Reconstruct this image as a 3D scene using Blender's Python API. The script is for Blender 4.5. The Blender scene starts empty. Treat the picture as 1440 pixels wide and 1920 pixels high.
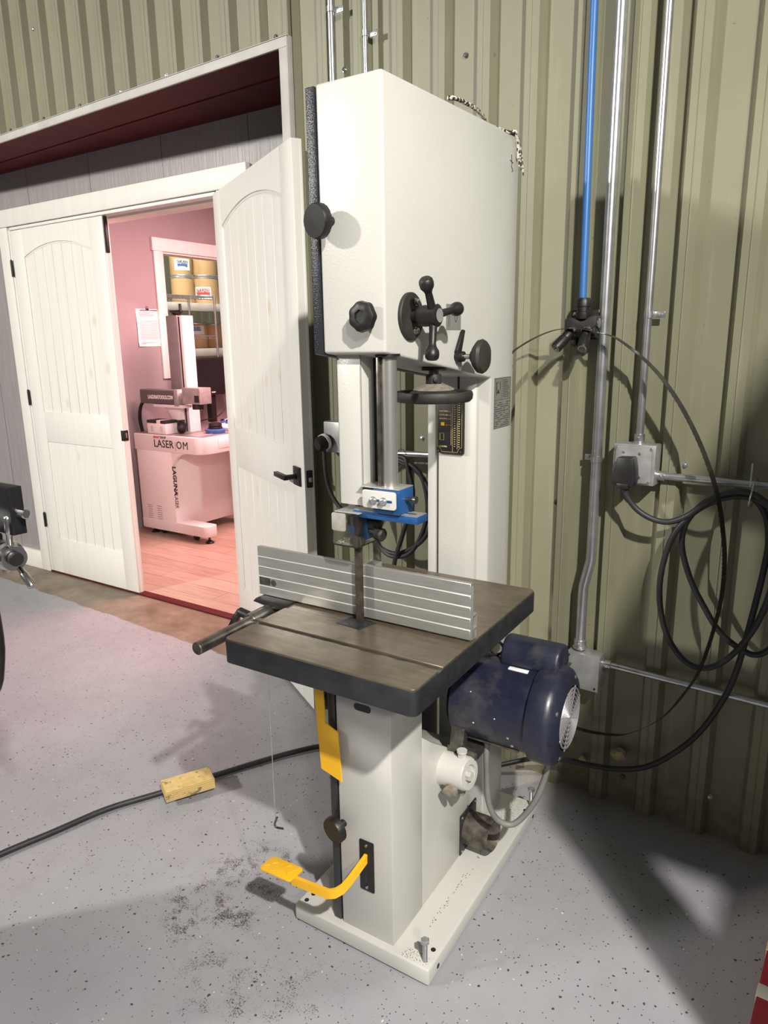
import bpy, bmesh, math, random
from mathutils import Vector, Matrix, Quaternion
random.seed(7)
PI = math.pi
scn = bpy.context.scene
COL = scn.collection

# ------------------------------------------------------------------ camera
F_PX = 1331.0
az, pit, rol = math.radians(-35.80), math.radians(13.526), math.radians(-0.872)
fw = Vector((math.sin(az)*math.cos(pit), math.cos(az)*math.cos(pit), -math.sin(pit)))
rt = Vector((math.cos(az), -math.sin(az), 0.0))
up = rt.cross(fw)
rt2 = math.cos(rol)*rt + math.sin(rol)*up
up2 = -math.sin(rol)*rt + math.cos(rol)*up
cam_d = bpy.data.cameras.new('camera')
cam = bpy.data.objects.new('camera', cam_d); COL.objects.link(cam)
M = Matrix((rt2, up2, -fw)).transposed().to_4x4()
M.translation = Vector((0, 0, 1.55))
cam.matrix_world = M
cam_d.sensor_fit = 'VERTICAL'; cam_d.sensor_height = 36.0; cam_d.sensor_width = 27.0
cam_d.lens = F_PX/1920.0*36.0
cam_d.clip_start = 0.02; cam_d.clip_end = 60
scn.camera = cam

# ------------------------------------------------------------------ light
scn.view_settings.view_transform = 'Standard'
scn.view_settings.look = 'None'
scn.view_settings.gamma = 1.0
scn.view_settings.use_curve_mapping = False
scn.view_settings.exposure = 0.0
w = bpy.data.worlds.new('world'); scn.world = w; w.use_nodes = True
w.node_tree.nodes['Background'].inputs[0].default_value = (0.98, 0.97, 1.0, 1)
w.node_tree.nodes['Background'].inputs[1].default_value = 0.12

def area(name, loc, target, size, power, color=(1, 1, 1), size_y=None, spread=180):
    d = bpy.data.lights.new(name, 'AREA'); d.energy = power; d.color = color
    d.shape = 'RECTANGLE' if size_y else 'DISK'; d.size = size
    d.spread = math.radians(spread)
    if size_y: d.size_y = size_y
    o = bpy.data.objects.new(name, d); COL.objects.link(o)
    o.location = loc
    o.rotation_euler = (Vector(target)-Vector(loc)).to_track_quat('-Z', 'Y').to_euler()
    return o
WARM = (1.0, 0.965, 0.90)
area('shop_lamp_near', (1.20, -0.30, 3.22), (-0.7, 1.3, 0.4), 0.09, 86, WARM, spread=120)
area('shop_lamp_far', (4.0, -3.4, 4.4), (-2.4, 2.0, 1.0), 0.45, 150, WARM)
area('shop_lamp_left', (-5.5, -4.0, 4.1), (-3.3, 2.2, 1.2), 0.4, 180, WARM, spread=110)
area('storage_lamp', (-5.7, 4.6, 4.2), (-7.0, 5.7, 1.8), 0.6, 150, WARM)
area('office_lamp', (-3.4, 4.0, 2.60), (-3.9, 4.1, 0.0), 1.2, 170, (1.0, 0.50, 0.50), 1.2)

# ------------------------------------------------------------------ materials
def new_mat(name):
    m = bpy.data.materials.new(name); m.use_nodes = True
    nt = m.node_tree
    return m, nt, nt.nodes['Principled BSDF']
def N(nt, t, **kw):
    n = nt.nodes.new(t)
    for k, v in kw.items():
        if k.startswith('i_'): n.inputs[k[2:].replace('_', ' ')].default_value = v
        elif k.startswith('n_'): n.inputs[int(k[2:])].default_value = v
        else: setattr(n, k, v)
    return n
def L(nt, a, b): nt.links.new(a, b)
def coords(nt, scale=(1, 1, 1), gen='Object'):
    tc = N(nt, 'ShaderNodeTexCoord'); mp = N(nt, 'ShaderNodeMapping')
    mp.inputs['Scale'].default_value = scale
    L(nt, tc.outputs[gen], mp.inputs['Vector']); return mp.outputs['Vector']
def ramp(nt, src, stops, interp='LINEAR'):
    r = N(nt, 'ShaderNodeValToRGB'); r.color_ramp.interpolation = interp
    e = r.color_ramp.elements
    while len(e) < len(stops): e.new(0.5)
    for k, (p, c) in enumerate(stops):
        e[k].position = p
        e[k].color = c if len(c) == 4 else (*c, 1)
    L(nt, src, r.inputs['Fac']); return r.outputs['Color']
def mix(nt, fac, a, b, blend='MIX'):
    m = N(nt, 'ShaderNodeMix', data_type='RGBA', blend_type=blend)
    for s, v in ((m.inputs[0], fac), (m.inputs[6], a), (m.inputs[7], b)):
        if hasattr(v, 'is_output') or isinstance(v, bpy.types.NodeSocket): L(nt, v, s)
        elif isinstance(v, (int, float)): s.default_value = v
        else: s.default_value = v if len(v) == 4 else (*v, 1)
    return m.outputs[2]
def math_n(nt, op, a, b=None, clamp=False):
    m = N(nt, 'ShaderNodeMath', operation=op); m.use_clamp = clamp
    for k, v in enumerate((a, b)):
        if v is None: continue
        if isinstance(v, bpy.types.NodeSocket): L(nt, v, m.inputs[k])
        else: m.inputs[k].default_value = v
    return m.outputs[0]
def noise(nt, vec, scale, detail=3, rough=0.5):
    n = N(nt, 'ShaderNodeTexNoise'); n.inputs['Scale'].default_value = scale
    n.inputs['Detail'].default_value = detail; n.inputs['Roughness'].default_value = rough
    L(nt, vec, n.inputs['Vector']); return n.outputs['Fac']
def bump(nt, bsdf, h, strength, dist=0.002):
    b = N(nt, 'ShaderNodeBump'); b.inputs['Strength'].default_value = strength
    b.inputs['Distance'].default_value = dist
    L(nt, h, b.inputs['Height']); L(nt, b.outputs['Normal'], bsdf.inputs['Normal'])

def simple(name, col, rough=0.5, metal=0.0, var=0.08, vscale=6, bmp=0.0, bscale=300, spec=0.5, dist=0.0008, stretch=(1, 1, 1)):
    m, nt, b = new_mat(name)
    v = coords(nt, stretch)
    n = noise(nt, v, vscale, 4)
    lo = tuple(max(0, c*(1-var)) for c in col); hi = tuple(min(1, c*(1+var)) for c in col)
    L(nt, ramp(nt, n, [(0.3, lo), (0.7, hi)]), b.inputs['Base Color'])
    b.inputs['Roughness'].default_value = rough; b.inputs['Metallic'].default_value = metal
    b.inputs['Specular IOR Level'].default_value = spec
    if bmp: bump(nt, b, noise(nt, v, bscale, 2), bmp, dist)
    return m

MT = {}
MT['saw'] = simple('cream_powder_coat', (0.515, 0.508, 0.470), 0.32, 0, 0.03, 3, 0.55, 230, 0.5, 0.0006)
MT['hammer'] = simple('dark_hammertone', (0.016, 0.018, 0.024), 0.28, 0, 0.25, 90, 0.9, 420, 0.8, 0.0012)
MT['castside'] = simple('table_edge_paint', (0.016, 0.018, 0.020), 0.45, 0, 0.3, 30, 0.4, 300)
MT['black'] = simple('black_plastic', (0.010, 0.009, 0.009), 0.45, 0, 0.2, 20, 0.15, 400)
MT['dusty'] = simple('dusty_black_plastic', (0.024, 0.022, 0.019), 0.6, 0, 0.4, 18, 0.1, 300)
MT['rubber'] = simple('black_rubber_cable', (0.022, 0.022, 0.024), 0.5, 0, 0.35, 14)
MT['greycable'] = simple('grey_cable', (0.16, 0.155, 0.145), 0.55, 0, 0.2, 14)
MT['motor'] = simple('navy_blue_paint', (0.012, 0.014, 0.030), 0.27, 0, 0.35, 9, 0.12, 120)
MT['blue'] = simple('blue_paint', (0.012, 0.068, 0.20), 0.4, 0, 0.25, 20)
MT['airpipe'] = simple('blue_air_pipe', (0.035, 0.145, 0.40), 0.4, 0, 0.05, 6)
MT['yellow'] = simple('yellow_paint', (0.86, 0.46, 0.012), 0.42, 0, 0.06, 14)
MT['galv'] = simple('galvanised_steel', (0.56, 0.57, 0.58), 0.30, 0.9, 0.15, 22, 0.08, 90)
MT['postmetal'] = simple('ground_steel_post', (0.50, 0.48, 0.45), 0.32, 0.8, 0.1, 12, 0, 300, 0.5, 0.0008, (1, 1, 0.1))
MT['matte'] = simple('matte_black', (0.006, 0.006, 0.006), 0.95, 0, 0.1, 8, spec=0.1)
MT['bright'] = simple('groove_edge', (0.72, 0.72, 0.68), 0.4, 0.2, 0.05, 8)
MT['chrome'] = simple('polished_steel', (0.62, 0.61, 0.60), 0.2, 1.0, 0.08, 22)
MT['steel'] = simple('oiled_dark_steel', (0.19, 0.175, 0.155), 0.34, 0.9, 0.4, 40, 0.1, 200)
MT['castbox'] = simple('cast_grey_box', (0.42, 0.42, 0.41), 0.42, 0.55, 0.18, 20, 0.15, 200)
MT['white'] = simple('white_door_paint', (0.76, 0.745, 0.695), 0.48, 0, 0.03, 3, 0.2, 60, 0.5, 0.0008, (6, 6, 1))
MT['trimpaint'] = simple('header_white_paint', (0.47, 0.46, 0.42), 0.55, 0, 0.10, 9)
MT['red'] = simple('red_oxide_steel', (0.080, 0.009, 0.011), 0.7, 0, 0.2, 6, spec=0.2)
MT['redpaint'] = simple('chipped_red_paint', (0.26, 0.022, 0.032), 0.45, 0, 0.4, 9)
MT['laserbody'] = simple('white_machine_paint', (0.74, 0.73, 0.72), 0.35, 0, 0.02, 3)
MT['darkgrey'] = simple('dark_grey_paint', (0.085, 0.082, 0.082), 0.4, 0, 0.1, 8)
MT['midgrey'] = simple('grey_extrusion', (0.26, 0.25, 0.25), 0.38, 0.3, 0.1, 8)
MT['screen'] = simple('black_screen', (0.012, 0.011, 0.013), 0.18, 0, 0.1, 8)
MT['paper'] = simple('white_paper', (0.80, 0.79, 0.78), 0.7, 0, 0.02, 8)
MT['gold'] = simple('gold_print', (0.62, 0.50, 0.20), 0.5, 0, 0.05, 8)
MT['ink'] = simple('black_print', (0.02, 0.02, 0.02), 0.6, 0, 0.05, 8)
MT['inkred'] = simple('red_print', (0.5, 0.04, 0.04), 0.6, 0, 0.05, 8)
MT['inkblue'] = simple('blue_print', (0.02, 0.12, 0.34), 0.6, 0, 0.05, 8)
MT['greylabel'] = simple('grey_foil_label', (0.24, 0.24, 0.22), 0.4, 0.2, 0.06, 12)
MT['bluetape'] = simple('blue_tape', (0.05, 0.15, 0.42), 0.5, 0, 0.05, 8)
MT['drum'] = simple('fibre_drum_kraft', (0.52, 0.34, 0.16), 0.6, 0, 0.06, 6)
MT['foam'] = simple('tan_foam', (0.50, 0.40, 0.22), 0.8, 0, 0.25, 30, 0.6, 60, 0.3, 0.003)
MT['tan'] = simple('dusty_dirt', (0.21, 0.18, 0.14), 0.85, 0, 0.3, 60, 0.5, 120)
MT['rackwhite'] = simple('rack_beam_paint', (0.62, 0.60, 0.52), 0.5, 0, 0.08, 8)
MT['chips'] = simple('metal_chips', (0.75, 0.74, 0.70), 0.4, 0.4, 0.3, 80)

m, nt, b = new_mat('dusty_navy_paint'); MT['motor'] = m
v = coords(nt); n = noise(nt, v, 7, 5, 0.65)
c = ramp(nt, n, [(0.35, (0.012, 0.014, 0.030)), (0.65, (0.018, 0.020, 0.038))])
c = mix(nt, ramp(nt, noise(nt, v, 5, 6, 0.7), [(0.52, (0, 0, 0)), (0.75, (0.6,)*3)]), c, (0.11, 0.10, 0.085))
L(nt, c, b.inputs['Base Color'])
L(nt, ramp(nt, n, [(0.35, (0.24,)*3), (0.6, (0.5,)*3)]), b.inputs['Roughness'])

# clear acrylic
m, nt, b = new_mat('clear_acrylic'); MT['acrylic'] = m
b.inputs['Base Color'].default_value = (0.93, 0.93, 0.90, 1); b.inputs['Roughness'].default_value = 0.12
b.inputs['Transmission Weight'].default_value = 1.0; b.inputs['IOR'].default_value = 1.42
m, nt, b = new_mat('window_glass'); MT['glass'] = m
b.inputs['Base Color'].default_value = (1, 1, 1, 1); b.inputs['Roughness'].default_value = 0.0
b.inputs['Transmission Weight'].default_value = 1.0; b.inputs['IOR'].default_value = 1.02
m, nt, b = new_mat('frosted_acrylic'); MT['frost'] = m
v = coords(nt); L(nt, ramp(nt, noise(nt, v, 60), [(0.3, (0.30, 0.28, 0.25)), (0.7, (0.38, 0.36, 0.33))]), b.inputs['Base Color'])
b.inputs['Roughness'].default_value = 0.45; b.inputs['Alpha'].default_value = 0.85

# brushed aluminium fence
m, nt, b = new_mat('brushed_aluminium'); MT['alu'] = m
v = coords(nt, (1.5, 60, 60)); n = noise(nt, v, 8, 4)
v2 = coords(nt); n2 = noise(nt, v2, 9, 5, 0.65)
c = ramp(nt, n, [(0.3, (0.30, 0.298, 0.275)), (0.7, (0.385, 0.38, 0.355))])
c = mix(nt, ramp(nt, n2, [(0.55, (0, 0, 0)), (0.8, (0.35,)*3)]), c, (0.20, 0.195, 0.175))
L(nt, c, b.inputs['Base Color']); b.inputs['Metallic'].default_value = 0.55
b.inputs['Roughness'].default_value = 0.34; bump(nt, b, n, 0.1, 0.0005)

# machined cast iron table top, brown patina
m, nt, b = new_mat('cast_iron_top'); MT['iron'] = m
v = coords(nt, (2.2, 14, 14)); n = noise(nt, v, 5, 6, 0.65)
v2 = coords(nt); n2 = noise(nt, v2, 7, 6, 0.7)
c = ramp(nt, n, [(0.25, (0.105, 0.083, 0.057)), (0.75, (0.185, 0.152, 0.110))])
c = mix(nt, ramp(nt, n2, [(0.5, (0, 0, 0)), (0.75, (0.55,)*3)]), c, (0.052, 0.040, 0.027))
L(nt, c, b.inputs['Base Color']); b.inputs['Metallic'].default_value = 0.5
L(nt, ramp(nt, n2, [(0.3, (0.24,)*3), (0.7, (0.42,)*3)]), b.inputs['Roughness'])
bump(nt, b, noise(nt, v2, 320, 2), 0.12, 0.0005)

# saw blade
MT['blade'] = simple('dark_blade_steel', (0.095, 0.078, 0.062), 0.42, 0.6, 0.3, 60)
MT['loopblade'] = simple('coiled_blade_steel', (0.075, 0.072, 0.06), 0.35, 0.6, 0.3, 30)

# green corrugated sheet with scuffs, rust lines near the foot and screw stains
m, nt, b = new_mat('green_wall_sheet'); MT['green'] = m
v = coords(nt); vs = coords(nt, (14, 14, 0.8))
n1 = noise(nt, v, 2.2, 5, 0.6); n2 = noise(nt, vs, 3.0, 6, 0.6); n3 = noise(nt, v, 42, 3, 0.6)
c = ramp(nt, n1, [(0.3, (0.202, 0.196, 0.126)), (0.7, (0.236, 0.230, 0.151))])
c = mix(nt, ramp(nt, n2, [(0.58, (0, 0, 0)), (0.74, (0.45,)*3)]), c, (0.30, 0.295, 0.20))
c = mix(nt, ramp(nt, n3, [(0.70, (0, 0, 0)), (0.74, (0.55,)*3)]), c, (0.10, 0.09, 0.055))
# grime along the foot of the wall
sx_ = N(nt, 'ShaderNodeSeparateXYZ'); tc = N(nt, 'ShaderNodeTexCoord'); L(nt, tc.outputs['Object'], sx_.inputs[0])
low = math_n(nt, 'MULTIPLY', math_n(nt, 'SUBTRACT', 0.40, sx_.outputs['Z'], True), 2.2, True)
grm = math_n(nt, 'MULTIPLY', low, ramp(nt, noise(nt, v, 16, 5, 0.7), [(0.38, (0, 0, 0)), (0.7, (1, 1, 1))]), True)
c = mix(nt, grm, c, (0.13, 0.10, 0.055))
L(nt, c, b.inputs['Base Color']); b.inputs['Roughness'].default_value = 0.5
bump(nt, b, noise(nt, v, 3.0, 3), 0.25, 0.006)

# painted grey floor with flakes, bare concrete towards the doors
m, nt, b = new_mat('painted_concrete_floor'); MT['floor'] = m
v = coords(nt)
n1 = noise(nt, v, 1.6, 5, 0.6); n2 = noise(nt, v, 9, 5, 0.65)
c = ramp(nt, n1, [(0.3, (0.275, 0.272, 0.292)), (0.7, (0.335, 0.332, 0.352))])
c = mix(nt, ramp(nt, n2, [(0.52, (0, 0, 0)), (0.72, (0.30,)*3)]), c, (0.24, 0.23, 0.235))
def specks(scale, thr, chance, seed):
    vo = N(nt, 'ShaderNodeTexVoronoi'); vo.inputs['Scale'].default_value = scale
    mp = N(nt, 'ShaderNodeMapping'); mp.inputs['Location'].default_value = (seed, seed*.7, 0); L(nt, v, mp.inputs['Vector'])
    wn = N(nt, 'ShaderNodeTexNoise'); wn.inputs['Scale'].default_value = scale*1.4; L(nt, mp.outputs[0], wn.inputs['Vector'])
    dv = N(nt, 'ShaderNodeMix', data_type='VECTOR'); dv.inputs[0].default_value = 0.012*40/scale
    L(nt, mp.outputs[0], dv.inputs[4]); L(nt, wn.outputs['Color'], dv.inputs[5])
    L(nt, dv.outputs[1], vo.inputs['Vector'])
    d = ramp(nt, vo.outputs['Distance'], [(thr*.75, (1, 1, 1)), (thr, (0, 0, 0))])
    sp = N(nt, 'ShaderNodeSeparateColor'); L(nt, vo.outputs['Color'], sp.inputs[0])
    ch = ramp(nt, sp.outputs[0], [(chance, (1, 1, 1)), (chance+.01, (0, 0, 0))])
    return math_n(nt, 'MULTIPLY', d, ch, True)
c = mix(nt, specks(46, 0.17, 0.36, 3.1), c, (0.05, 0.05, 0.055))
c = mix(nt, specks(105, 0.22, 0.24, 8.7), c, (0.06, 0.06, 0.065))
c = mix(nt, specks(50, 0.13, 0.10, 5.3), c, (0.62, 0.61, 0.60))
tc = N(nt, 'ShaderNodeTexCoord'); sp = N(nt, 'ShaderNodeSeparateXYZ'); L(nt, tc.outputs['Object'], sp.inputs[0])
def blob(cx, cy, rx, ry, gain):
    a = math_n(nt, 'DIVIDE', math_n(nt, 'SUBTRACT', sp.outputs['X'], cx), rx)
    d = math_n(nt, 'DIVIDE', math_n(nt, 'SUBTRACT', sp.outputs['Y'], cy), ry)
    r2 = math_n(nt, 'ADD', math_n(nt, 'MULTIPLY', a, a), math_n(nt, 'MULTIPLY', d, d))
    return math_n(nt, 'MULTIPLY', math_n(nt, 'SUBTRACT', 1.0, r2, True), gain, True)
# filings swept beside and in front of the saw
fil = noise(nt, v, 230, 4, 0.8)
filb = noise(nt, v, 16, 4, 0.7)
def filings(cx, cy, rx, ry, gain, dens):
    k = math_n(nt, 'MULTIPLY', blob(cx, cy, rx, ry, gain), ramp(nt, filb, [(0.35, (0, 0, 0)), (0.62, (1, 1, 1))]), True)
    t = math_n(nt, 'ADD', fil, math_n(nt, 'MULTIPLY', k, dens))
    return ramp(nt, t, [(0.70, (0, 0, 0)), (0.76, (1, 1, 1))])
c = mix(nt, filings(-1.40, 1.16, 0.20, 0.30, 1.6, 0.26), c, (0.055, 0.05, 0.05))
c = mix(nt, filings(-1.10, 0.95, 0.42, 0.26, 1.2, 0.20), c, (0.055, 0.05, 0.05))
c = mix(nt, filings(-1.75, 1.75, 0.5, 0.4, 1.0, 0.12), c, (0.055, 0.05, 0.05))
# bare brown concrete beyond the paint edge
edge = math_n(nt, 'ADD', sp.outputs['Y'], math_n(nt, 'MULTIPLY', noise(nt, v, 7, 4), 0.06))
em = ramp(nt, edge, [(0.0, (0, 0, 0)), (1.0, (1, 1, 1))])
em = math_n(nt, 'MULTIPLY', math_n(nt, 'SUBTRACT', edge, 2.272), 120, True)
xlim = math_n(nt, 'MULTIPLY', math_n(nt, 'SUBTRACT', -1.95, sp.outputs['X']), 60, True)
em = math_n(nt, 'MULTIPLY', em, xlim, True)
bc = ramp(nt, noise(nt, v, 5, 6, 0.7), [(0.3, (0.10, 0.072, 0.045)), (0.55, (0.20, 0.155, 0.105)), (0.75, (0.27, 0.225, 0.165))])
c = mix(nt, em, c, bc)
# drift of sawdust along the wall foot
dm = math_n(nt, 'MULTIPLY', math_n(nt, 'SUBTRACT', math_n(nt, 'ADD', sp.outputs['Y'], math_n(nt, 'MULTIPLY', noise(nt, v, 14, 5, 0.7), 0.16)), 2.16), 14, True)
xr = math_n(nt, 'MULTIPLY', math_n(nt, 'SUBTRACT', sp.outputs['X'], -1.9), 30, True)
dm = math_n(nt, 'MULTIPLY', dm, xr, True)
dust = ramp(nt, noise(nt, v, 200, 3, 0.8), [(0.3, (0.16, 0.14, 0.12)), (0.7, (0.40, 0.37, 0.33))])
c = mix(nt, math_n(nt, 'MULTIPLY', dm, 0.75), c, dust)
L(nt, c, b.inputs['Base Color'])
L(nt, ramp(nt, n2, [(0.3, (0.27,)*3), (0.7, (0.48,)*3)]), b.inputs['Roughness'])
bump(nt, b, noise(nt, v, 30, 4), 0.08, 0.002)

# office plank floor
m, nt, b = new_mat('office_planks'); MT['planks'] = m
v = coords(nt)
br = N(nt, 'ShaderNodeTexBrick'); br.inputs['Scale'].default_value = 1.0
br.inputs['Brick Width'].default_value = 1.3; br.inputs['Row Height'].default_value = 0.15
br.inputs['Mortar Size'].default_value = 0.0022; br.inputs['Color1'].default_value = (0.42, 0.315, 0.24, 1)
br.inputs['Color2'].default_value = (0.52, 0.40, 0.31, 1); br.inputs['Mortar'].default_value = (0.20, 0.15, 0.11, 1)
L(nt, v, br.inputs['Vector'])
vs = coords(nt, (1.2, 22, 1)); g = ramp(nt, noise(nt, vs, 3, 6, 0.6), [(0.35, (0.66,)*3), (0.65, (1, 1, 1))])
L(nt, mix(nt, 0.8, br.outputs['Color'], g, 'MULTIPLY'), b.inputs['Base Color']); b.inputs['Roughness'].default_value = 0.42

# grey-mauve siding with vertical grain
m, nt, b = new_mat('grey_siding'); MT['siding'] = m
v = coords(nt); vs = coords(nt, (60, 60, 2.2)); g = noise(nt, vs, 1.6, 6, 0.65)
c = ramp(nt, g, [(0.3, (0.26, 0.236, 0.236)), (0.7, (0.345, 0.318, 0.315))])
sp = N(nt, 'ShaderNodeSeparateXYZ'); tc = N(nt, 'ShaderNodeTexCoord'); L(nt, tc.outputs['Object'], sp.inputs[0])
fx = math_n(nt, 'FRACT', math_n(nt, 'MULTIPLY', math_n(nt, 'ADD', sp.outputs['X'], 20.09), 1.64))
seam = math_n(nt, 'LESS_THAN', fx, 0.006)
c = mix(nt, seam, c, (0.03, 0.027, 0.027))
vo = specks_dummy = None
L(nt, c, b.inputs['Base Color']); b.inputs['Roughness'].default_value = 0.36
bump(nt, b, g, 0.6, 0.003)
MT['officewall'] = simple('office_wall_paint', (0.30, 0.278, 0.285), 0.6, 0, 0.04, 4, 0.5, 45, 0.4, 0.002)

# white door paint with faint yellow knots
m, nt, b = new_mat('knotty_white_paint'); MT['door'] = m
v = coords(nt); vs = coords(nt, (34, 34, 1.2)); g = noise(nt, vs, 1.5, 4)
c = ramp(nt, g, [(0.3, (0.755, 0.738, 0.685)), (0.7, (0.80, 0.785, 0.735))])
vk = coords(nt, (1, 1, 0.6)); vo = N(nt, 'ShaderNodeTexVoronoi'); vo.inputs['Scale'].default_value = 5.5; L(nt, vk, vo.inputs['Vector'])
k = ramp(nt, vo.outputs['Distance'], [(0.05, (0.42,)*3), (0.15, (0, 0, 0))])
c = mix(nt, k, c, (0.58, 0.47, 0.24))
L(nt, c, b.inputs['Base Color']); b.inputs['Roughness'].default_value = 0.45; bump(nt, b, g, 0.12, 0.001)

# raw timber
m, nt, b = new_mat('pine_offcut'); MT['wood'] = m
v = coords(nt, (1, 1, 1)); wv = N(nt, 'ShaderNodeTexWave'); wv.bands_direction = 'Z'
wv.inputs['Scale'].default_value = 42; wv.inputs['Distortion'].default_value = 1.2; L(nt, v, wv.inputs['Vector'])
c = ramp(nt, wv.outputs['Fac'], [(0.2, (0.50, 0.33, 0.10)), (0.8, (0.68, 0.50, 0.22))])
c = mix(nt, ramp(nt, noise(nt, v, 34, 5, 0.7), [(0.58, (0, 0, 0)), (0.66, (0.8,)*3)]), c, (0.07, 0.06, 0.05))
L(nt, c, b.inputs['Base Color']); b.inputs['Roughness'].default_value = 0.7
# rope
m, nt, b = new_mat('speckled_rope'); MT['rope'] = m
v = coords(nt); c = ramp(nt, noise(nt, v, 130, 2), [(0.44, (0.02, 0.02, 0.02)), (0.5, (0.62, 0.58, 0.48))], 'CONSTANT')
L(nt, c, b.inputs['Base Color']); b.inputs['Roughness'].default_value = 0.8
# dusty steel for the chute
MT['chute'] = simple('worn_chute_steel', (0.10, 0.085, 0.07), 0.5, 0.4, 0.6, 40, 0.3, 120)
# wire rack chrome
MT['wire'] = simple('chrome_wire', (0.60, 0.60, 0.60), 0.3, 0.8, 0.1, 20)

# ------------------------------------------------------------------ mesh helpers
def orient(d, z=Vector((0, 0, 1))):
    return z.rotation_difference(Vector(d).normalized()).to_matrix().to_4x4()
class MB:
    def __init__(self): self.bm = bmesh.new()
    def _add(self, verts, M): bmesh.ops.transform(self.bm, matrix=M, verts=verts)
    def box(self, x0, x1, y0, y1, z0, z1, bev=0.0, seg=2, rot=None):
        t = bmesh.new()
        bmesh.ops.create_cube(t, size=1)
        bmesh.ops.scale(t, vec=(abs(x1-x0), abs(y1-y0), abs(z1-z0)), verts=t.verts)
        if bev: bmesh.ops.bevel(t, geom=t.edges[:], offset=bev, segments=seg, affect='EDGES', profile=0.5)
        Mx = Matrix.Translation(((x0+x1)/2, (y0+y1)/2, (z0+z1)/2))
        if rot is not None: Mx = Mx @ rot
        bmesh.ops.transform(t, matrix=Mx, verts=t.verts)
        self.merge(t); return self
    def merge(self, t):
        me = bpy.data.meshes.new('tmp'); t.to_mesh(me); t.free()
        self.bm.from_mesh(me); bpy.data.meshes.remove(me)
    def lathe(self, prof, o, d, seg=32, flute=0, famp=0.0):
        R = orient(d); o = Vector(o); rings = []
        for (r, h) in prof:
            ring = []
            for k in range(seg):
                a = 2*PI*k/seg
                rr = r*(1+famp*math.cos(flute*a)) if flute else r
                ring.append(self.bm.verts.new(o + R @ Vector((rr*math.cos(a), rr*math.sin(a), h))))
            rings.append(ring)
        for a, b in zip(rings, rings[1:]):
            for k in range(seg):
                self.bm.faces.new((a[k], a[(k+1) % seg], b[(k+1) % seg], b[k]))
        if prof[0][0] > 1e-5: self.bm.faces.new(rings[0][::-1])
        if prof[-1][0] > 1e-5: self.bm.faces.new(rings[-1])
        return self
    def cyl(self, a, b, r, r2=None, seg=24, bev=0.0):
        a, b = Vector(a), Vector(b); r2 = r if r2 is None else r2
        h = (b-a).length
        if bev: prof = [(r-bev, 0), (r, bev), (r2, h-bev), (r2-bev, h)]
        else: prof = [(r, 0), (r2, h)]
        return self.lathe(prof, a, b-a, seg)
    def tube(self, pts, r, seg=12, smooth=6, closed=False):
        P = [Vector(p) for p in pts]
        Q = []
        n = len(P)
        if smooth > 1 and n > 2:
            for i in range(n-1 if not closed else n):
                g = lambda j: P[j % n] if closed else P[min(max(j, 0), n-1)]
                p0, p1, p2, p3 = g(i-1), g(i), g(i+1), g(i+2)
                for s in range(smooth):
                    t = s/smooth
                    Q.append(0.5*((2*p1)+(-p0+p2)*t+(2*p0-5*p1+4*p2-p3)*t*t+(-p0+3*p1-3*p2+p3)*t**3))
            if not closed: Q.append(P[-1])
        else: Q = P
        rings = []; ref = None; m = len(Q)
        for i, q in enumerate(Q):
            if closed: d = Q[(i+1) % m]-Q[i-1]
            else: d = Q[min(i+1, m-1)]-Q[max(i-1, 0)]
            d.normalize()
            if ref is None:
                ref = d.orthogonal().normalized()
            ref = (ref-d*ref.dot(d)).normalized(); bi = d.cross(ref)
            rr = r(i/(m-1)) if callable(r) else r
            rings.append([self.bm.verts.new(q+rr*(math.cos(2*PI*k/seg)*ref+math.sin(2*PI*k/seg)*bi)) for k in range(seg)])
        pairs = list(zip(rings, rings[1:]))+([(rings[-1], rings[0])] if closed else [])
        for a, b in pairs:
            for k in range(seg): self.bm.faces.new((a[k], a[(k+1) % seg], b[(k+1) % seg], b[k]))
        if not closed:
            self.bm.faces.new(rings[0][::-1]); self.bm.faces.new(rings[-1])
        return self
    def prism(self, pts, axis, d0, d1, bev=0.0, seg=2):
        """pts: 2D outline; axis 'x': pts=(y,z); 'y': pts=(x,z); 'z': pts=(x,y)"""
        t = bmesh.new()
        def mk(p, d):
            return {'x': (d, p[0], p[1]), 'y': (p[0], d, p[1]), 'z': (p[0], p[1], d)}[axis]
        A = [t.verts.new(mk(p, d0)) for p in pts]; B = [t.verts.new(mk(p, d1)) for p in pts]
        t.faces.new(A); t.faces.new(B[::-1])
        n = len(pts)
        for k in range(n): t.faces.new((A[k], B[k], B[(k+1) % n], A[(k+1) % n]))
        bmesh.ops.recalc_face_normals(t, faces=t.faces)
        if bev: bmesh.ops.bevel(t, geom=t.edges[:], offset=bev, segments=seg, affect='EDGES', profile=0.5)
        self.merge(t); return self
    def sphere(self, c, r, sc=(1, 1, 1), seg=20):
        t = bmesh.new(); bmesh.ops.create_uvsphere(t, u_segments=seg, v_segments=seg//2, radius=r)
        bmesh.ops.transform(t, matrix=Matrix.Translation(c) @ Matrix.Diagonal((*sc, 1)), verts=t.verts)
        self.merge(t); return self
    def xf(self, M):
        bmesh.ops.transform(self.bm, matrix=M, verts=self.bm.verts); return self

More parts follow.
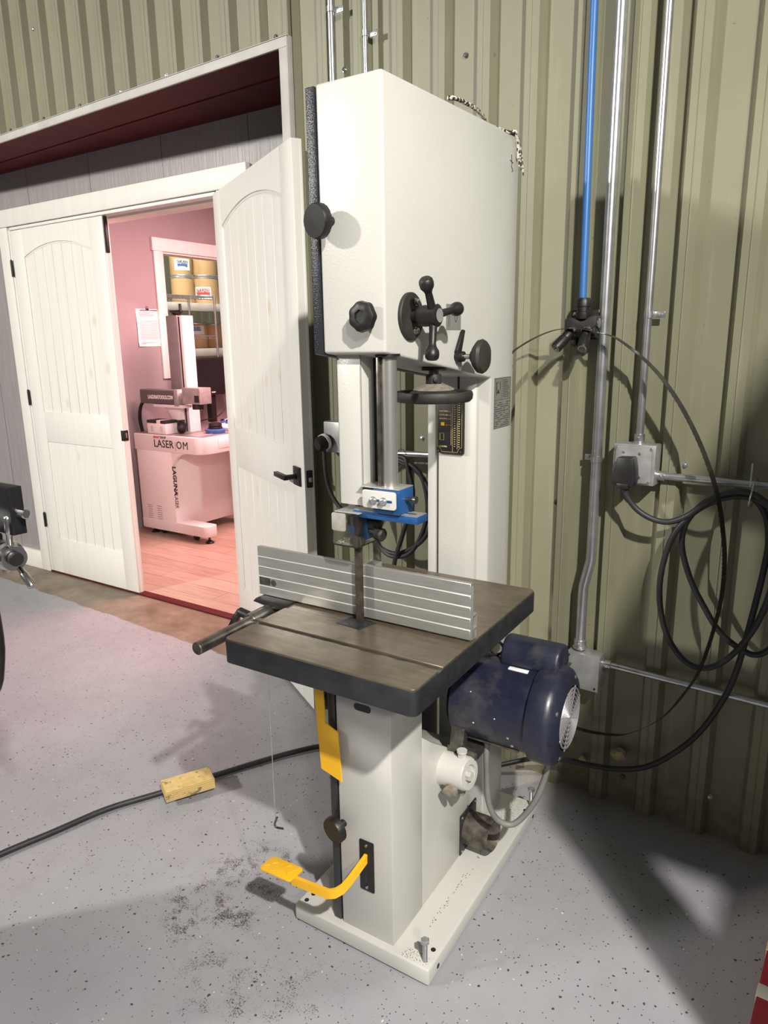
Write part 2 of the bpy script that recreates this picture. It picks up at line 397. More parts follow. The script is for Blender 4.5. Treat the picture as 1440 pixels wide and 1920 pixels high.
def tag(o, label=None, cat=None, group=None, kind=None):
    if label: o['label'] = label
    if cat: o['category'] = cat
    if group: o['group'] = group
    if kind: o['kind'] = kind
    return o
def obj(name, mb, mat, parent=None, smooth=True, label=None, cat=None, group=None, kind=None, world=False, loc=None, rotz=0.0):
    """link one mesh; world=True means the points are in world space and the parent's frame is undone"""
    bm = mb.bm if isinstance(mb, MB) else mb
    bmesh.ops.recalc_face_normals(bm, faces=bm.faces)
    if world and parent is not None:
        r = parent
        while r.parent: r = r.parent
        bmesh.ops.transform(bm, matrix=r.matrix_basis.inverted(), verts=bm.verts)
    if loc is not None:
        Mx = Matrix.Translation(loc) @ Matrix.Rotation(rotz, 4, 'Z')
        bmesh.ops.transform(bm, matrix=Mx.inverted(), verts=bm.verts)
    me = bpy.data.meshes.new(name); bm.to_mesh(me); bm.free()
    me.materials.append(MT[mat] if isinstance(mat, str) else mat)
    if smooth:
        for p in me.polygons: p.use_smooth = True
        me.set_sharp_from_angle(angle=math.radians(38))
    o = bpy.data.objects.new(name, me); COL.objects.link(o)
    if parent is not None: o.parent = parent
    if loc is not None: o.location = loc; o.rotation_euler = (0, 0, rotz)
    return tag(o, label, cat, group, kind)
def thing(name, label, cat, loc=(0, 0, 0), rotz=0.0, group=None, kind=None):
    o = bpy.data.objects.new(name, None); COL.objects.link(o)
    o.location = loc; o.rotation_euler = (0, 0, rotz); o.empty_display_size = 0.05
    return tag(o, label, cat, group, kind)
def text_bm(s, size, depth=0.0004, sx=1.0, shear=0.0, bold=0.0, align='LEFT'):
    cu = bpy.data.curves.new('t', 'FONT'); cu.body = s; cu.size = size; cu.extrude = depth; cu.offset = bold
    cu.align_x = align; cu.shear = shear; cu.resolution_u = 2
    t = bpy.data.objects.new('t', cu); COL.objects.link(t)
    dg = bpy.context.evaluated_depsgraph_get(); dg.update()
    me = bpy.data.meshes.new_from_object(t.evaluated_get(dg))
    bm = bmesh.new(); bm.from_mesh(me)
    bmesh.ops.scale(bm, vec=(sx, 1, 1), verts=bm.verts)
    bpy.data.objects.remove(t); bpy.data.curves.remove(cu); bpy.data.meshes.remove(me)
    mb = MB(); mb.bm.free(); mb.bm = bm
    return mb
FRONT = Matrix.Rotation(PI/2, 4, 'X')                # text plane facing -Y, reading +X
SIDE = Matrix.Rotation(PI/2, 4, 'Z') @ FRONT         # facing +X, reading +Y
def place(mb, M, loc): return mb.xf(Matrix.Translation(loc) @ M)

# ------------------------------------------------------------------ frames
SAW_O = Vector((-0.758, 1.208, 0)); SAW_R = math.radians(3.730)
DR = math.radians(2.668); DO = Vector((-3.3, 2.59, 0))
DM = Matrix.Translation(DO) @ Matrix.Rotation(DR, 4, 'Z')
SM = Matrix.Translation(SAW_O) @ Matrix.Rotation(SAW_R, 4, 'Z')

# ================================================================== STRUCTURE
b_ = MB().box(-12, 3.2, -5.2, 9.0, -0.1, 0.0)
obj('floor', b_, 'floor', smooth=False, kind='structure')

# green corrugated wall (one sheet, profile extruded along Z), with the doorway recess cut
PITCH = 0.1597; RX0 = -3.752; YP = 2.197; YR = 2.168
def rib_pts(x0, x1):
    pts = []
    k0 = int(math.floor((x0-RX0)/PITCH))-1
    x = x0; pts.append((x0, YP))
    for k in range(k0, k0+200):
        a = RX0+k*PITCH
        for (dx, y) in ((0.0, YP), (0.013, YR), (0.032, YR), (0.0345, YR-0.0022), (0.037, YR), (0.056, YR), (0.069, YP)):
            X = a+dx
            if x0 < X < x1: pts.append((X, y))
    # start/end height consistent
    pts.append((x1, YP))
    return pts
def sheet(x0, x1, z0, z1):
    m_ = MB(); P = rib_pts(x0, x1)
    t = 0.003
    outer = [m_.bm.verts.new((x, y, z0)) for x, y in P]; outer2 = [m_.bm.verts.new((x, y, z1)) for x, y in P]
    for k in range(len(P)-1): m_.bm.faces.new((outer[k], outer[k+1], outer2[k+1], outer2[k]))
    inn = [m_.bm.verts.new((x, y+t+0.02, z0)) for x, y in P]; inn2 = [m_.bm.verts.new((x, y+t+0.02, z1)) for x, y in P]
    for k in range(len(P)-1):
        m_.bm.faces.new((inn[k+1], inn[k], inn2[k], inn2[k+1]))
        m_.bm.faces.new((outer[k+1], outer[k], inn[k], inn[k+1]))
        m_.bm.faces.new((outer2[k], outer2[k+1], inn2[k+1], inn2[k]))
    return m_
wm = sheet(-6.2, -1.985, 2.60, 5.0)
wm2 = sheet(-1.955, 1.6, 0.0, 5.0); 
me = bpy.data.meshes.new('t'); wm2.bm.to_mesh(me); wm2.bm.free(); wm.bm.from_mesh(me)
wm3 = sheet(-1.984, -1.956, 2.62, 5.0)
me = bpy.data.meshes.new('t'); wm3.bm.to_mesh(me); wm3.bm.free(); wm.bm.from_mesh(me)
wall_back = obj('wall_back', wm, 'green', smooth=False, kind='structure')
# screws in the sheet
scr = [(-0.818, 1.185), (-0.488, 1.181), (-0.878, 1.022), (-0.87, 1.42), (-1.90, 2.36), (-1.815, 2.48), (-1.50, 1.20), (-1.24, 2.42), (-0.33, 0.13), (-0.60, 0.10), (-0.22, 0.08), (-1.58, 1.32)]
for k in range(12): scr.append((-2.10-0.3195*k*1.0, 2.655))
for k in range(6): scr.append((-2.6-0.64*k*0.8, 3.05))
for (x, z) in scr:
    ph = ((x-RX0) % PITCH)
    y = YR if 0.013 <= ph <= 0.056 else YP
    if y == YR or z > 2.6:
        # screws sit in the pans between the ribs
        x = x-ph+0.11; y = YP
    s_ = MB().lathe([(0.010, 0), (0.010, 0.002), (0.0065, 0.0022), (0.0065, 0.007), (0.003, 0.0085), (0.0, 0.0085)], (x, y+0.0005, z), (0, -1, 0), 10)
    obj('wall_screw', s_, 'galv' if random.random() < .4 else 'darkgrey', wall_back)

# steel header channel and jamb flange round the doorway recess
h = MB()
h.box(-6.2, -1.952, 2.150, 2.160, 2.592, 2.628, 0.001)
h.box(-6.2, -1.952, 2.150, 2.200, 2.624, 2.630, 0.001)
obj('trim_1', h, 'trimpaint', kind='structure')
h = MB().box(-1.992, -1.954, 2.150, 2.160, 0.0, 2.5915, 0.001).box(-1.9535, -1.9500, 2.149, 2.215, 0.0, 2.6235, 0.001)
obj('trim_2', h, 'trimpaint', kind='structure')
h = MB().box(-6.2, -1.96, 2.160, 2.375, 2.597, 2.612).box(-6.2, -1.96, 2.375, 2.72, 2.603, 2.618).box(-6.2, -1.96, 2.366, 2.376, 2.592, 2.612, 0.001)
obj('trim_3', h, 'red', kind='structure')
h = MB().box(-1.985, -1.962, 2.160, 2.70, 0.0, 2.60)
obj('trim_4', h, 'red', kind='structure')

# siding wall with the door opening, in the door frame
def dobj(name, mb, mat, parent=None, **k):
    return obj(name, mb, mat, parent, loc=None if parent else tuple(DO), rotz=0, **k) if False else _d(name, mb, mat, parent, **k)
def _d(name, mb, mat, parent=None, **k):
    o = obj(name, mb, mat, parent, **k)
    if parent is None: o.location = DO; o.rotation_euler = (0, 0, DR)
    return o
OPL, OPR, OPT = -1.43, 0.430, 2.285
T = 0.14
s_ = MB().box(-3.4, OPL-0.0, 0.012, 0.012+T, 0, 2.62).box(OPR, 1.55, 0.012, 0.012+T, 0, 2.62).box(OPL, OPR, 0.012, 0.012+T, OPT, 2.62)
_d('wall_doorway', s_, 'siding', smooth=False, kind='structure')
c_ = MB()
c_.box(OPL-0.10, OPL+0.0, -0.012, 0.012, 0.0, 2.287, 0.002).box(OPR, OPR+0.10, -0.012, 0.012, 0.0, 2.287, 0.002)
c_.box(OPL-0.13, OPR+0.215, -0.020, 0.012, 2.287, 2.388, 0.002)
_d('trim_5', c_, 'white', kind='structure', label='white painted casing round the double doors')
c_ = MB().box(OPL, OPL+0.018, -0.005, 0.17, 0, OPT, 0.001).box(OPR-0.018, OPR, -0.005, 0.17, 0, OPT, 0.001).box(OPL, OPR, -0.005, 0.17, OPT-0.018, OPT, 0.001)
c_.box(OPL+0.018, OPL+0.03, 0.055, 0.17, 0, OPT-.018).box(OPR-0.03, OPR-0.018, 0.055, 0.17, 0, OPT-.018).box(OPL, OPR, 0.055, 0.17, OPT-0.03, OPT-0.018)
_d('trim_6', c_, 'white', kind='structure')
c_ = MB().box(-3.4, OPL-0.10, -0.012, 0.012, 0.0, 0.13, 0.002)
_d('baseboard_left', c_, 'white', kind='structure')
c_ = MB().box(OPL, OPR, -0.012, 0.045, 0.0, 0.010, 0.002)
_d('trim_7', c_, MT['red'], kind='structure')

# doors: slab with stiles, rails, arched top rail and tongue-and-groove planks
def arch(x0, x1, zs, za, n=16):
    pts = []
    xm = (x0+x1)/2; hw = (x1-x0)/2; rise = za-zs; R = (hw*hw+rise*rise)/(2*rise)
    for k in range(n+1):
        x = x0+(x1-x0)*k/n
        pts.append((x, zs+math.sqrt(max(R*R-(x-xm)**2, 0))-(R-rise)))
    return pts
def door_mesh(W, H, t, z0=0.012, both=True):
    m_ = MB()
    fr = 0.011
    m_.box(0, W, fr, t-fr, z0, H)
    st = 0.125
    for (ya, yb) in (((0, fr+0.001),) + (((t-fr-0.001, t),) if both else ())):
        m_.box(0, st, ya, yb, z0, H, 0.0012); m_.box(W-st, W, ya, yb, z0, H, 0.0012)
        m_.box(st, W-st, ya, yb, z0, 0.262, 0.0012)
        m_.box(st, W-st, ya, yb, 0.932, 1.132, 0.0012)
        A = arch(st, W-st, 2.098, 2.165)
        m_.prism([(st, H)]+A+[(W-st, H)], 'y', ya, yb)
        # bead along the arch and panel edges
        yb_ = yb-0.002 if ya == 0 else ya+0.002
        m_.tube([(x, yb_, z) for x, z in arch(st+0.003, W-st-0.003, 2.092, 2.158)], 0.0075, 6, 1)
        for xx in (st+0.004, W-st-0.004):
            m_.tube([(xx, yb_, 1.132), (xx, yb_, 2.095)], 0.0065, 6, 1); m_.tube([(xx, yb_, 0.262), (xx, yb_, 0.932)], 0.0065, 6, 1)
        n = 7; pw = (W-2*st)/n
        y0, y1 = (ya+0.0062, yb+0.001) if ya == 0 else (ya-0.001, yb-0.0062)
        for k in range(n):
            xa, xb = st+k*pw+0.0018, st+(k+1)*pw-0.0018
            m_.box(xa, xb, y0, y1, 0.255, 0.94, 0.002, 1)
            m_.box(xa, xb, y0, y1, 1.125, 2.155, 0.002, 1)
    return m_
DW, DH, DT = 0.925, 2.262, 0.042
d1 = thing('door_1', 'white plank-panelled door leaf with arched top panel, closed, on the left', 'door', kind='structure')
d1.matrix_basis = DM @ Matrix.Translation((-1.405, -0.008, 0))
door_part = lambda name, mb, mat, par, **k: obj(name, mb, mat, par, **k)
door_part('leaf', door_mesh(DW, DH, DT), 'door', d1)
def hinge(par, x, z, y=-0.004):
    m_ = MB().cyl((x, y-0.004, z-0.048), (x, y-0.004, z+0.048), 0.0075, seg=12).box(x-0.012, x+0.012, y-0.003, y+0.001, z-0.045, z+0.045, 0.001)
    m_.sphere((x, y-0.004, z+0.05), 0.007, seg=8)
    obj('hinge', m_, 'black', par)
for z in (2.035, 1.218, 0.379): hinge(d1, -0.012, z)
door_part('strike_plate', MB().box(DW-0.001, DW+0.0025, 0.006, 0.034, 0.985, 1.048, 0.004).box(DW-0.02, DW+0.0025, -0.0025, 0.01, 0.985, 1.048, 0.001), 'black', d1)
door_part('latch_hole', MB().box(DW+0.0015, DW+0.0035, 0.014, 0.026, 1.002, 1.032, 0.001), 'chrome', d1)
door_part('flush_bolt', MB().box(DW-0.001, DW+0.003, 0.007, 0.032, 2.065, 2.262, 0.005), 'black', d1)

d2 = thing('door_2', 'white plank-panelled door leaf swung open behind the saw', 'door', kind='structure')
LW = 1.10
d2.matrix_basis = DM @ Matrix.Translation((0.440, -0.045, 0)) @ Matrix.Rotation(math.radians(-29.6), 4, 'Z')
door_part('leaf', door_mesh(LW, DH, DT), 'door', d2)
lm = MB().box(LW-0.105, LW-0.035, -0.010, 0.0, 0.985, 1.062, 0.002)
door_part('rose', lm, 'black', d2)
lm = MB().cyl((LW-0.07, -0.005, 1.022), (LW-0.07, -0.055, 1.022), 0.011, seg=16).box(LW-0.185, LW-0.058, -0.066, -0.046, 1.012, 1.031, 0.002)
door_part('lever_handle', lm, 'black', d2)
door_part('latch_plate', MB().box(LW-0.001, LW+0.0025, 0.008, 0.034, 0.985, 1.055, 0.004), 'black', d2)
door_part('latch_bolt', MB().box(LW+0.0, LW+0.012, 0.014, 0.028, 1.008, 1.028, 0.003), 'chrome', d2)
for z in (2.035, 1.218, 0.379): hinge(d2, -0.004, z, DT+0.008)

# office behind the doors
UW = -1.85
_d('floor_office', MB().box(UW-.1, 1.5, 0.045, 4.2, -0.02, 0.008), 'planks', smooth=False, kind='structure')
WV0, WV1, WZ0, WZ1 = 1.572, 2.75, 1.275, 2.315
wl = MB().box(UW-0.12, UW, 0.15, WV0, 0, 2.75).box(UW-0.12, UW, WV1, 4.2, 0, 2.75).box(UW-0.12, UW, WV0, WV1, 0, WZ0).box(UW-0.12, UW, WV0, WV1, WZ1, 2.75)
_d('wall_office_left', wl, 'officewall', smooth=False, kind='structure')
_d('wall_office_back', MB().box(UW-.12, 1.5, 4.2, 4.3, 0, 2.75), 'officewall', smooth=False, kind='structure')
_d('wall_office_right', MB().box(1.4, 1.5, 0.15, 4.2, 0, 2.75), 'officewall', smooth=False, kind='structure')
_d('ceiling_office', MB().box(UW-.12, 1.5, 0.15, 4.3, 2.75, 2.8), 'officewall', smooth=False, kind='structure')
wn = thing('window_1', 'interior window with white trim looking into the storage racks', 'window', tuple(DO), DR, kind='structure')
tr = MB().box(UW, UW+0.02, WV0-0.095, WV0, 1.262, WZ1, 0.002).box(UW, UW+0.02, WV1, WV1+0.095, 1.262, WZ1, 0.002)
tr.box(UW, UW+0.028, WV0-0.11, WV1+0.11, WZ1, WZ1+0.105, 0.002)
obj('casing', tr, 'white', wn)
jm = MB().box(UW-0.12, UW+0.005, WV0-0.001, WV0+0.014, WZ0, WZ1).box(UW-0.12, UW+0.005, WV1-0.014, WV1+0.001, WZ0, WZ1).box(UW-0.12, UW+0.005, WV0, WV1, WZ1-0.014, WZ1+.001).box(UW-0.12, UW+0.012, WV0, WV1, WZ0-0.012, WZ0+0.014)
obj('jamb', jm, 'white', wn)
obj('pane', MB().box(UW-0.066, UW-0.062, WV0+0.01, WV1-0.01, WZ0+0.01, WZ1-0.01), 'glass', wn, smooth=False)

# ================================================================== BAND SAW
saw = thing('band_saw', 'tall cream band saw with a dark cast iron table, blue motor and yellow foot pedal', 'band saw', tuple(SAW_O), SAW_R)
def S(name, mb, mat, parent=saw, **k): return obj(name, mb, mat, parent, **k)
XL, XR = -0.268, -0.110; YF, YB = 0.018, 0.712
# base plate: hollow tray with rolled edge
bp = MB().prism([(-0.418, 0), (0, 0), (0, 0.757), (-0.418, 0.757)], 'z', 0.004, 0.052, 0.006, 3)
base = S('base_plate', bp, 'saw')
for (x, y) in ((-0.397, 0.016+0.012), (-0.394, 0.055), (-0.020, 0.062), (-0.02, 0.70), (-0.39, 0.73)):
    S('bolt_hole', MB().cyl((x, y, 0.0515), (x, y, 0.0526), 0.0065, seg=16), 'black', base)
for y in (0.05, 0.72):
    S('bolt_hole', MB().cyl((-0.0005, y, 0.024), (0.0008, y, 0.024), 0.0065, seg=16), 'black', base)
def hexbolt(x, y, z0, h_):
    m_ = MB().cyl((x, y, z0), (x, y, z0+h_), 0.0058, seg=14)
    m_.lathe([(0.0115, 0), (0.0115, 0.008), (0.0095, 0.0095)], (x, y, z0+h_), (0, 0, 1), 6)
    for k in range(int(h_/0.0035)): m_.lathe([(0.0058, 0), (0.0064, 0.001), (0.0058, 0.002)], (x, y, z0+0.0035*k), (0, 0, 1), 14)
    return m_
S('leveling_bolt', hexbolt(-0.022, 0.022, 0.045, 0.062), 'galv')
S('leveling_bolt', hexbolt(-0.014, 0.735, 0.045, 0.062), 'galv')
# spine: upper wheel housing, slanted underside, rear column in one fold of sheet steel
prof = [(YF, 1.526), (YF, 2.052), (0.60, 2.074), (0.668, 2.068), (YB, 2.028), (YB, 0.052), (0.562, 0.052), (0.562, 1.449)]
fr = S('frame', MB().prism(prof, 'x', XL, XR, 0.006, 3), 'saw')
# throat-side facets of the column and the loose cover panel
S('column_panel', MB().prism([(-0.262, 0.562), (-0.262, 0.545), (-0.172, 0.545), (-0.150, 0.556), (-0.150, 0.566)], 'z', 0.86, 1.466, 0.002), 'saw')
S('column_edge', MB().box(-0.300, -0.274, 0.55, YB, 0.86, 1.470, 0.003), 'saw')
# doors on the blade side
dprof = [(YF+0.0, 1.524), (YF, 2.050), (0.60, 2.072), (0.668, 2.066), (YB, 2.026), (YB, 1.40), (0.56, 1.447)]
ud = S('wheel_door', MB().prism(dprof, 'x', XL-0.026, XL-0.003, 0.003), 'hammer')
ld = S('wheel_door', MB().box(XL-0.026, XL-0.003, YF, 0.56, 0.056, 0.84, 0.003), 'hammer')
def disc_knob(c_, d, r, par, name='door_knob'):
    d = Vector(d).normalized()
    k = S(name, MB().lathe([(0.010, -0.030), (0.010, 0.0), (r*0.82, 0.0), (r, 0.004), (r, 0.017), (r*0.93, 0.022), (0.0, 0.0225)], c_, d, 48, 20, 0.012), 'black', par)
    off = Vector(c_)+d*0.0223
    off += Vector((0.012, 0, -0.003))
    S('screw_cap', MB().lathe([(0.0085, 0), (0.0085, 0.001), (0.006, 0.0012), (0.006, -0.002), (0, -0.002)], off, d, 20), 'castside', k)
disc_knob((-0.243, -0.006, 1.790), (-0.20, -1, -0.08), 0.0345, ud)
disc_knob((-0.259, 0.000, 0.357), (-0.20, -1, -0.08), 0.034, ld)
# lobed knob on the front
S('lock_knob', MB().lathe([(0.011, -0.012), (0.012, 0.006), (0.027, 0.008), (0.031, 0.015), (0.029, 0.026), (0.022, 0.030), (0.013, 0.030), (0.012, 0.027), (0.0, 0.0268)], (-0.147, 0.010, 1.599), (0, -1, 0), 56, 7, 0.04), 'black')
# lower box
lb = S('lower_box', MB().box(XL, XR, YF, 0.171, 0.052, 0.80, 0.004), 'saw')
S('slot', MB().prism([(-0.210+0.009*math.cos(a)+(0.030 if math.cos(a) > 0 else 0)+0.006, 0.699+0.009*math.sin(a)) for a in [2*PI*k/24 for k in range(24)]], 'y', YF-0.0012, YF+0.004), 'black', lb)
lh = S('lower_wheel_housing', MB().prism([(0.171, 0.052), (0.171, 0.565), (0.225, 0.522), (0.300, 0.470), (0.36, 0.43), (0.452, 0.40), (0.452, 0.052)], 'x', XL, XR-0.001, 0.003), 'saw')
# inner body behind the motor
S('trunnion', MB().prism([(0.04, 0.78), (0.04, 0.842), (0.36, 0.842), (0.30, 0.76), (0.12, 0.70)], 'x', -0.25, -0.13, 0.006), 'castside')
# pivot tube with grease fittings
pv = S('pivot_tube', MB().lathe([(0.049, -0.002), (0.047, 0.002), (0.045, 0.006), (0.045, 0.078), (0.041, 0.085), (0.026, 0.086), (0.025, 0.078), (0, 0.078)], (-0.112, 0.292, 0.412), (1, -0.10, 0.12), 36), 'saw')
S('grease_screw', MB().cyl((-0.055, 0.288, 0.46), (-0.054, 0.288, 0.478), 0.012, seg=6).cyl((-0.054, 0.288, 0.478), (-0.054, 0.288, 0.484), 0.014, seg=16), 'saw', pv)
S('grease_screw', MB().cyl((-0.052, 0.283, 0.378), (-0.052, 0.283, 0.356), 0.011, seg=6), 'tan', pv)
S('pivot_screw', MB().cyl((-0.036, 0.280, 0.419), (-0.020, 0.279, 0.420), 0.013, seg=6), 'saw', pv)
S('bracket_lug', MB().prism([(-0.085, 0.385), (-0.068, 0.405), (-0.048, 0.395), (-0.045, 0.375), (-0.066, 0.368), (-0.09, 0.374)], 'y', 0.236, 0.252, 0.003), 'tan', pv)
# chip chute
ch = S('dust_flange', MB().prism([(0.396, 0.056), (0.396, 0.188), (0.505, 0.188), (0.505, 0.056)], 'x', XR-0.001, XR+0.004, 0.002), 'castside')
t_ = MB(); R_ = 0.049
t_.lathe([(R_-0.003, 0.004), (R_, 0.004), (R_, 0.086), (R_-0.0025, 0.088), (R_-0.004, 0.086), (R_-0.004, 0.005), (0.0, 0.0045)], (XR, 0.449, 0.122), (1, -0.04, 0.05), 40)
S('dust_port', t_, 'chute', ch)
for (y, z) in ((0.405, 0.180), (0.405, 0.066), (0.498, 0.180), (0.498, 0.066)):
    S('flange_screw', MB().cyl((XR+0.003, y, z), (XR+0.0065, y, z), 0.0038, seg=10), 'galv', ch)
# pedal plate and pedal
pp = S('pedal_plate', MB().box(-0.206, -0.164, YF-0.004, YF, 0.188, 0.334, 0.003), 'black')
S('pedal_slot', MB().box(-0.190, -0.181, YF-0.0046, YF-0.003, 0.212, 0.292, 0.0004), 'screen', pp)
for z in (0.200, 0.322): S('plate_screw', MB().cyl((-0.185, YF-0.004, z), (-0.185, YF-0.007, z), 0.0045, 0.0035, 14), 'chrome', pp)
bar = MB()
path = [Vector((-0.186, 0.06, 0.294)), Vector((-0.186, 0.018, 0.286)), Vector((-0.196, -0.045, 0.258)), Vector((-0.203, -0.068, 0.248)), Vector((-0.214, -0.082, 0.242)), Vector((-0.230, -0.088, 0.237)), Vector((-0.35, -0.083, 0.222))]
t = bmesh.new(); rings = []
for i, p in enumerate(path):
    d = (path[min(i+1, len(path)-1)]-path[max(i-1, 0)]); d.z = 0; d.normalize()
    s_ = Vector((-d.y, d.x, 0))
    rings.append([t.verts.new(p+s_*a+Vector((0, 0, b2))) for a, b2 in ((-.0048, -.013), (.0048, -.013), (.0048, .013), (-.0048, .013))])
for a, b2 in zip(rings, rings[1:]):
    for k in range(4): t.faces.new((a[k], a[(k+1) % 4], b2[(k+1) % 4], b2[k]))
t.faces.new(rings[0]); t.faces.new(rings[-1]); bmesh.ops.recalc_face_normals(t, faces=t.faces)
bmesh.ops.bevel(t, geom=t.edges[:], offset=0.0012, segments=2, affect='EDGES')
bar.merge(t)
pd = S('foot_pedal', bar, 'yellow')
pad = MB()
pr = []
for (cx, cy, a0) in ((0.040, 0.020, 0), (-0.040, 0.020, 90), (-0.040, -0.020, 180), (0.040, -0.020, 270)):
    for k in range(6):
        a = math.radians(a0+k*18); pr.append((cx+0.010*math.cos(a), cy+0.010*math.sin(a)))
pad.prism(pr, 'z', -0.002, 0.002, 0.0006)
for (x, y, a) in ((-0.025, 0.008, 40), (0.0, -0.004, -50), (0.027, -0.012, -50), (0.012, 0.016, 40), (0.036, 0.012, 40), (-0.012, -0.019, 40), (-0.038, -0.010, 40), (-0.012, 0.020, -50), (0.03, -0.001, 30)):
    pad.box(x-0.0075, x+0.0075, y-0.0014, y+0.0014, 0.0015, 0.0034, 0.0006, 1, Matrix.Rotation(math.radians(a), 4, 'Z'))
pad.xf(Matrix.Translation((-0.386, -0.080, 0.236)) @ Matrix.Rotation(math.radians(2), 4, 'Z') @ Matrix.Rotation(math.radians(-6), 4, 'X'))
S('pedal_pad', pad, 'yellow', pd)
# yellow blade guard tab beneath the table
S('yellow_guard', MB().prism([(-0.318, 0.76), (-0.318, 0.700), (-0.306, 0.508), (-0.244, 0.490), (-0.252, 0.624), (-0.289, 0.640), (-0.292, 0.76)], 'y', 0.000, 0.0035), 'yellow')

# table
tx0, tx1, ty0, ty1, tz = -0.434, 0.068, -0.180, 0.477, 0.900
def rrect(x0, x1, y0, y1, r, n=5):
    P = []
    for (cx, cy, a0) in ((x1-r, y1-r, 0), (x0+r, y1-r, 90), (x0+r, y0+r, 180), (x1-r, y0+r, 270)):
        for k in range(n+1):
            a = math.radians(a0+90*k/n); P.append((cx+r*math.cos(a), cy+r*math.sin(a)))
    return P
tb = S('table', MB().prism(rrect(tx0, tx1, ty0, ty1, 0.016), 'z', 0.842, 0.8955, 0.002), 'castside')
# ground top in strips so that the mitre slot is a real groove
tp = MB()
P = rrect(tx0+0.002, tx1-0.002, ty0+0.002, -0.0795, 0.014)
def clip_strip(ya, yb, ra):
    return rrect(tx0+0.002, tx1-0.002, ya, yb, ra)
t1 = [p for p in rrect(tx0+.002, tx1-.002, ty0+.002, 0.4, .014) if p[1] < 0]
t1 = [(tx0+.002, -0.080)]+[p for p in t1]+[(tx1-.002, -0.080)]
tp.prism(t1, 'z', 0.8950, 0.9000, 0.0006, 1)
t2 = [p for p in rrect(tx0+.002, tx1-.002, -0.4, ty1-.002, .014) if p[1] > 0]
t2 = t2+[(tx0+.002, -0.060), (tx1-.002, -0.060)]
tp.prism(t2, 'z', 0.8950, 0.9000, 0.0006, 1)
S('table_top_face', tp, 'iron', tb)
S('miter_slot', MB().box(tx0+.001, tx1-.001, -0.0805, -0.0595, 0.8945, 0.8957), 'steel', tb)
S('table_insert', MB().prism([(-0.262, 0.022), (-0.190, 0.014), (-0.176, 0.068), (-0.248, 0.080)], 'z', 0.899, 0.9012, 0.0005), 'castside', tb)
for (x, y) in ((-0.25, 0.03), (-0.22, 0.026), (-0.20, 0.026), (-0.188, 0.05), (-0.187, 0.062), (-0.24, 0.068), (-0.21, 0.066), (-0.252, 0.05), (-0.235, 0.025), (-0.215, 0.075)):
    S('insert_hole', MB().cyl((x, y, 0.901), (x, y, 0.9016), 0.0024, seg=8), 'screen', tb)
S('table_slit', MB().box(tx0+.001, -0.215, 0.0435, 0.0455, 0.8995, 0.9003), 'screen', tb)
for (x, y) in ((-0.03, -0.11), (-0.39, -0.11)):
    S('table_bolt', MB().cyl((x, y, 0.843), (x, y, 0.826), 0.007, seg=6), 'galv', tb)
S('table_label', MB().box(-0.04, 0.0, -0.14, -0.10, 0.840, 0.842), 'steel', tb)
# fence: extruded aluminium with four grooves
fn = MB(); fy = 0.075; x0f, x1f = -0.547, 0.063
zs = [0.906, 0.930, 0.9565, 0.983, 1.010, 1.037]
for k in range(5):
    a, b2 = zs[k]+(0.0007 if k else 0), zs[k+1]-(0.0007 if k < 4 else 0)
    fn.box(x0f if k != 1 else x0f+0.0, x1f, fy, fy+0.005, a, b2, 0.0009, 1)
fn.box(x0f+.0005, x1f-.0005, fy+0.0022, fy+0.013, 0.9065, 1.0365, 0.001)
fn.box(x0f, x1f, fy+0.012, fy+0.030, 0.906, 0.926, 0.001)
fence = S('rip_fence', fn, 'alu')
ln = MB()
for z in zs[1:5]: ln.box(x0f+0.0002, x1f-0.0002, fy-0.0002, fy+0.0024, z-0.0009, z+0.0009)
S('groove_line', ln, 'bright', fence)
S('fence_channel', MB().box(x1f-0.11, x1f+0.0, fy+0.006, fy+0.034, 0.902, 0.905, 0.0005).box(x1f-0.002, x1f+0.004, fy+0.004, fy+0.008, 0.906, 1.03, 0.0005).box(x1f-0.11, x1f+0.003, fy+0.008, fy+0.030, 0.926, 0.930, 0.0005).box(x1f-0.11, x1f+0.003, fy+0.028, fy+0.032, 0.902, 0.960, 0.0005).box(x1f-0.11, x1f+0.003, fy+0.008, fy+0.03, 0.958, 0.962, 0.0005), 'alu', fence)
S('fence_back_arm', MB().box(-0.36, -0.33, fy+0.03, 0.34, 0.915, 0.955, 0.002), 'alu', fence)
S('fence_slide', MB().prism([(-0.545, 0.895), (-0.535, 0.905), (-0.43, 0.905), (-0.43, 0.893), (-0.47, 0.885)], 'y', 0.045, 0.11, 0.001), 'black', fence)
S('fence_insert', MB().box(-0.544, -0.508, fy-0.0006, fy+0.001, 0.934, 0.9545).cyl((-0.497, fy+0.002, 0.9435), (-0.497, fy-0.001, 0.9435), 0.009, seg=16), 'steel', fence)
# guide rod along the front end
rod = S('rail_rod', MB().cyl((-0.493, -0.205, 0.870), (-0.505, 0.47, 0.870), 0.0155, seg=28, bev=0.002), 'steel')
cl = S('rail_clamp', MB().cyl((-0.496, -0.025, 0.8705), (-0.498, 0.060, 0.8705), 0.0215, seg=28, bev=0.002), 'steel', rod)
S('clamp_lever', MB().cyl((-0.515, 0.0, 0.874), (-0.55, 0.0, 0.880), 0.012, seg=16).tube([(-0.548, 0.0, 0.884), (-0.556, -0.010, 0.866), (-0.566, -0.020, 0.840)], 0.0085, 12), 'black', rod)
for y in (-0.02, 0.44): S('rail_bracket', MB().box(-0.505, -0.43, y-0.012, y+0.012, 0.85, 0.882, 0.003), 'steel', rod)
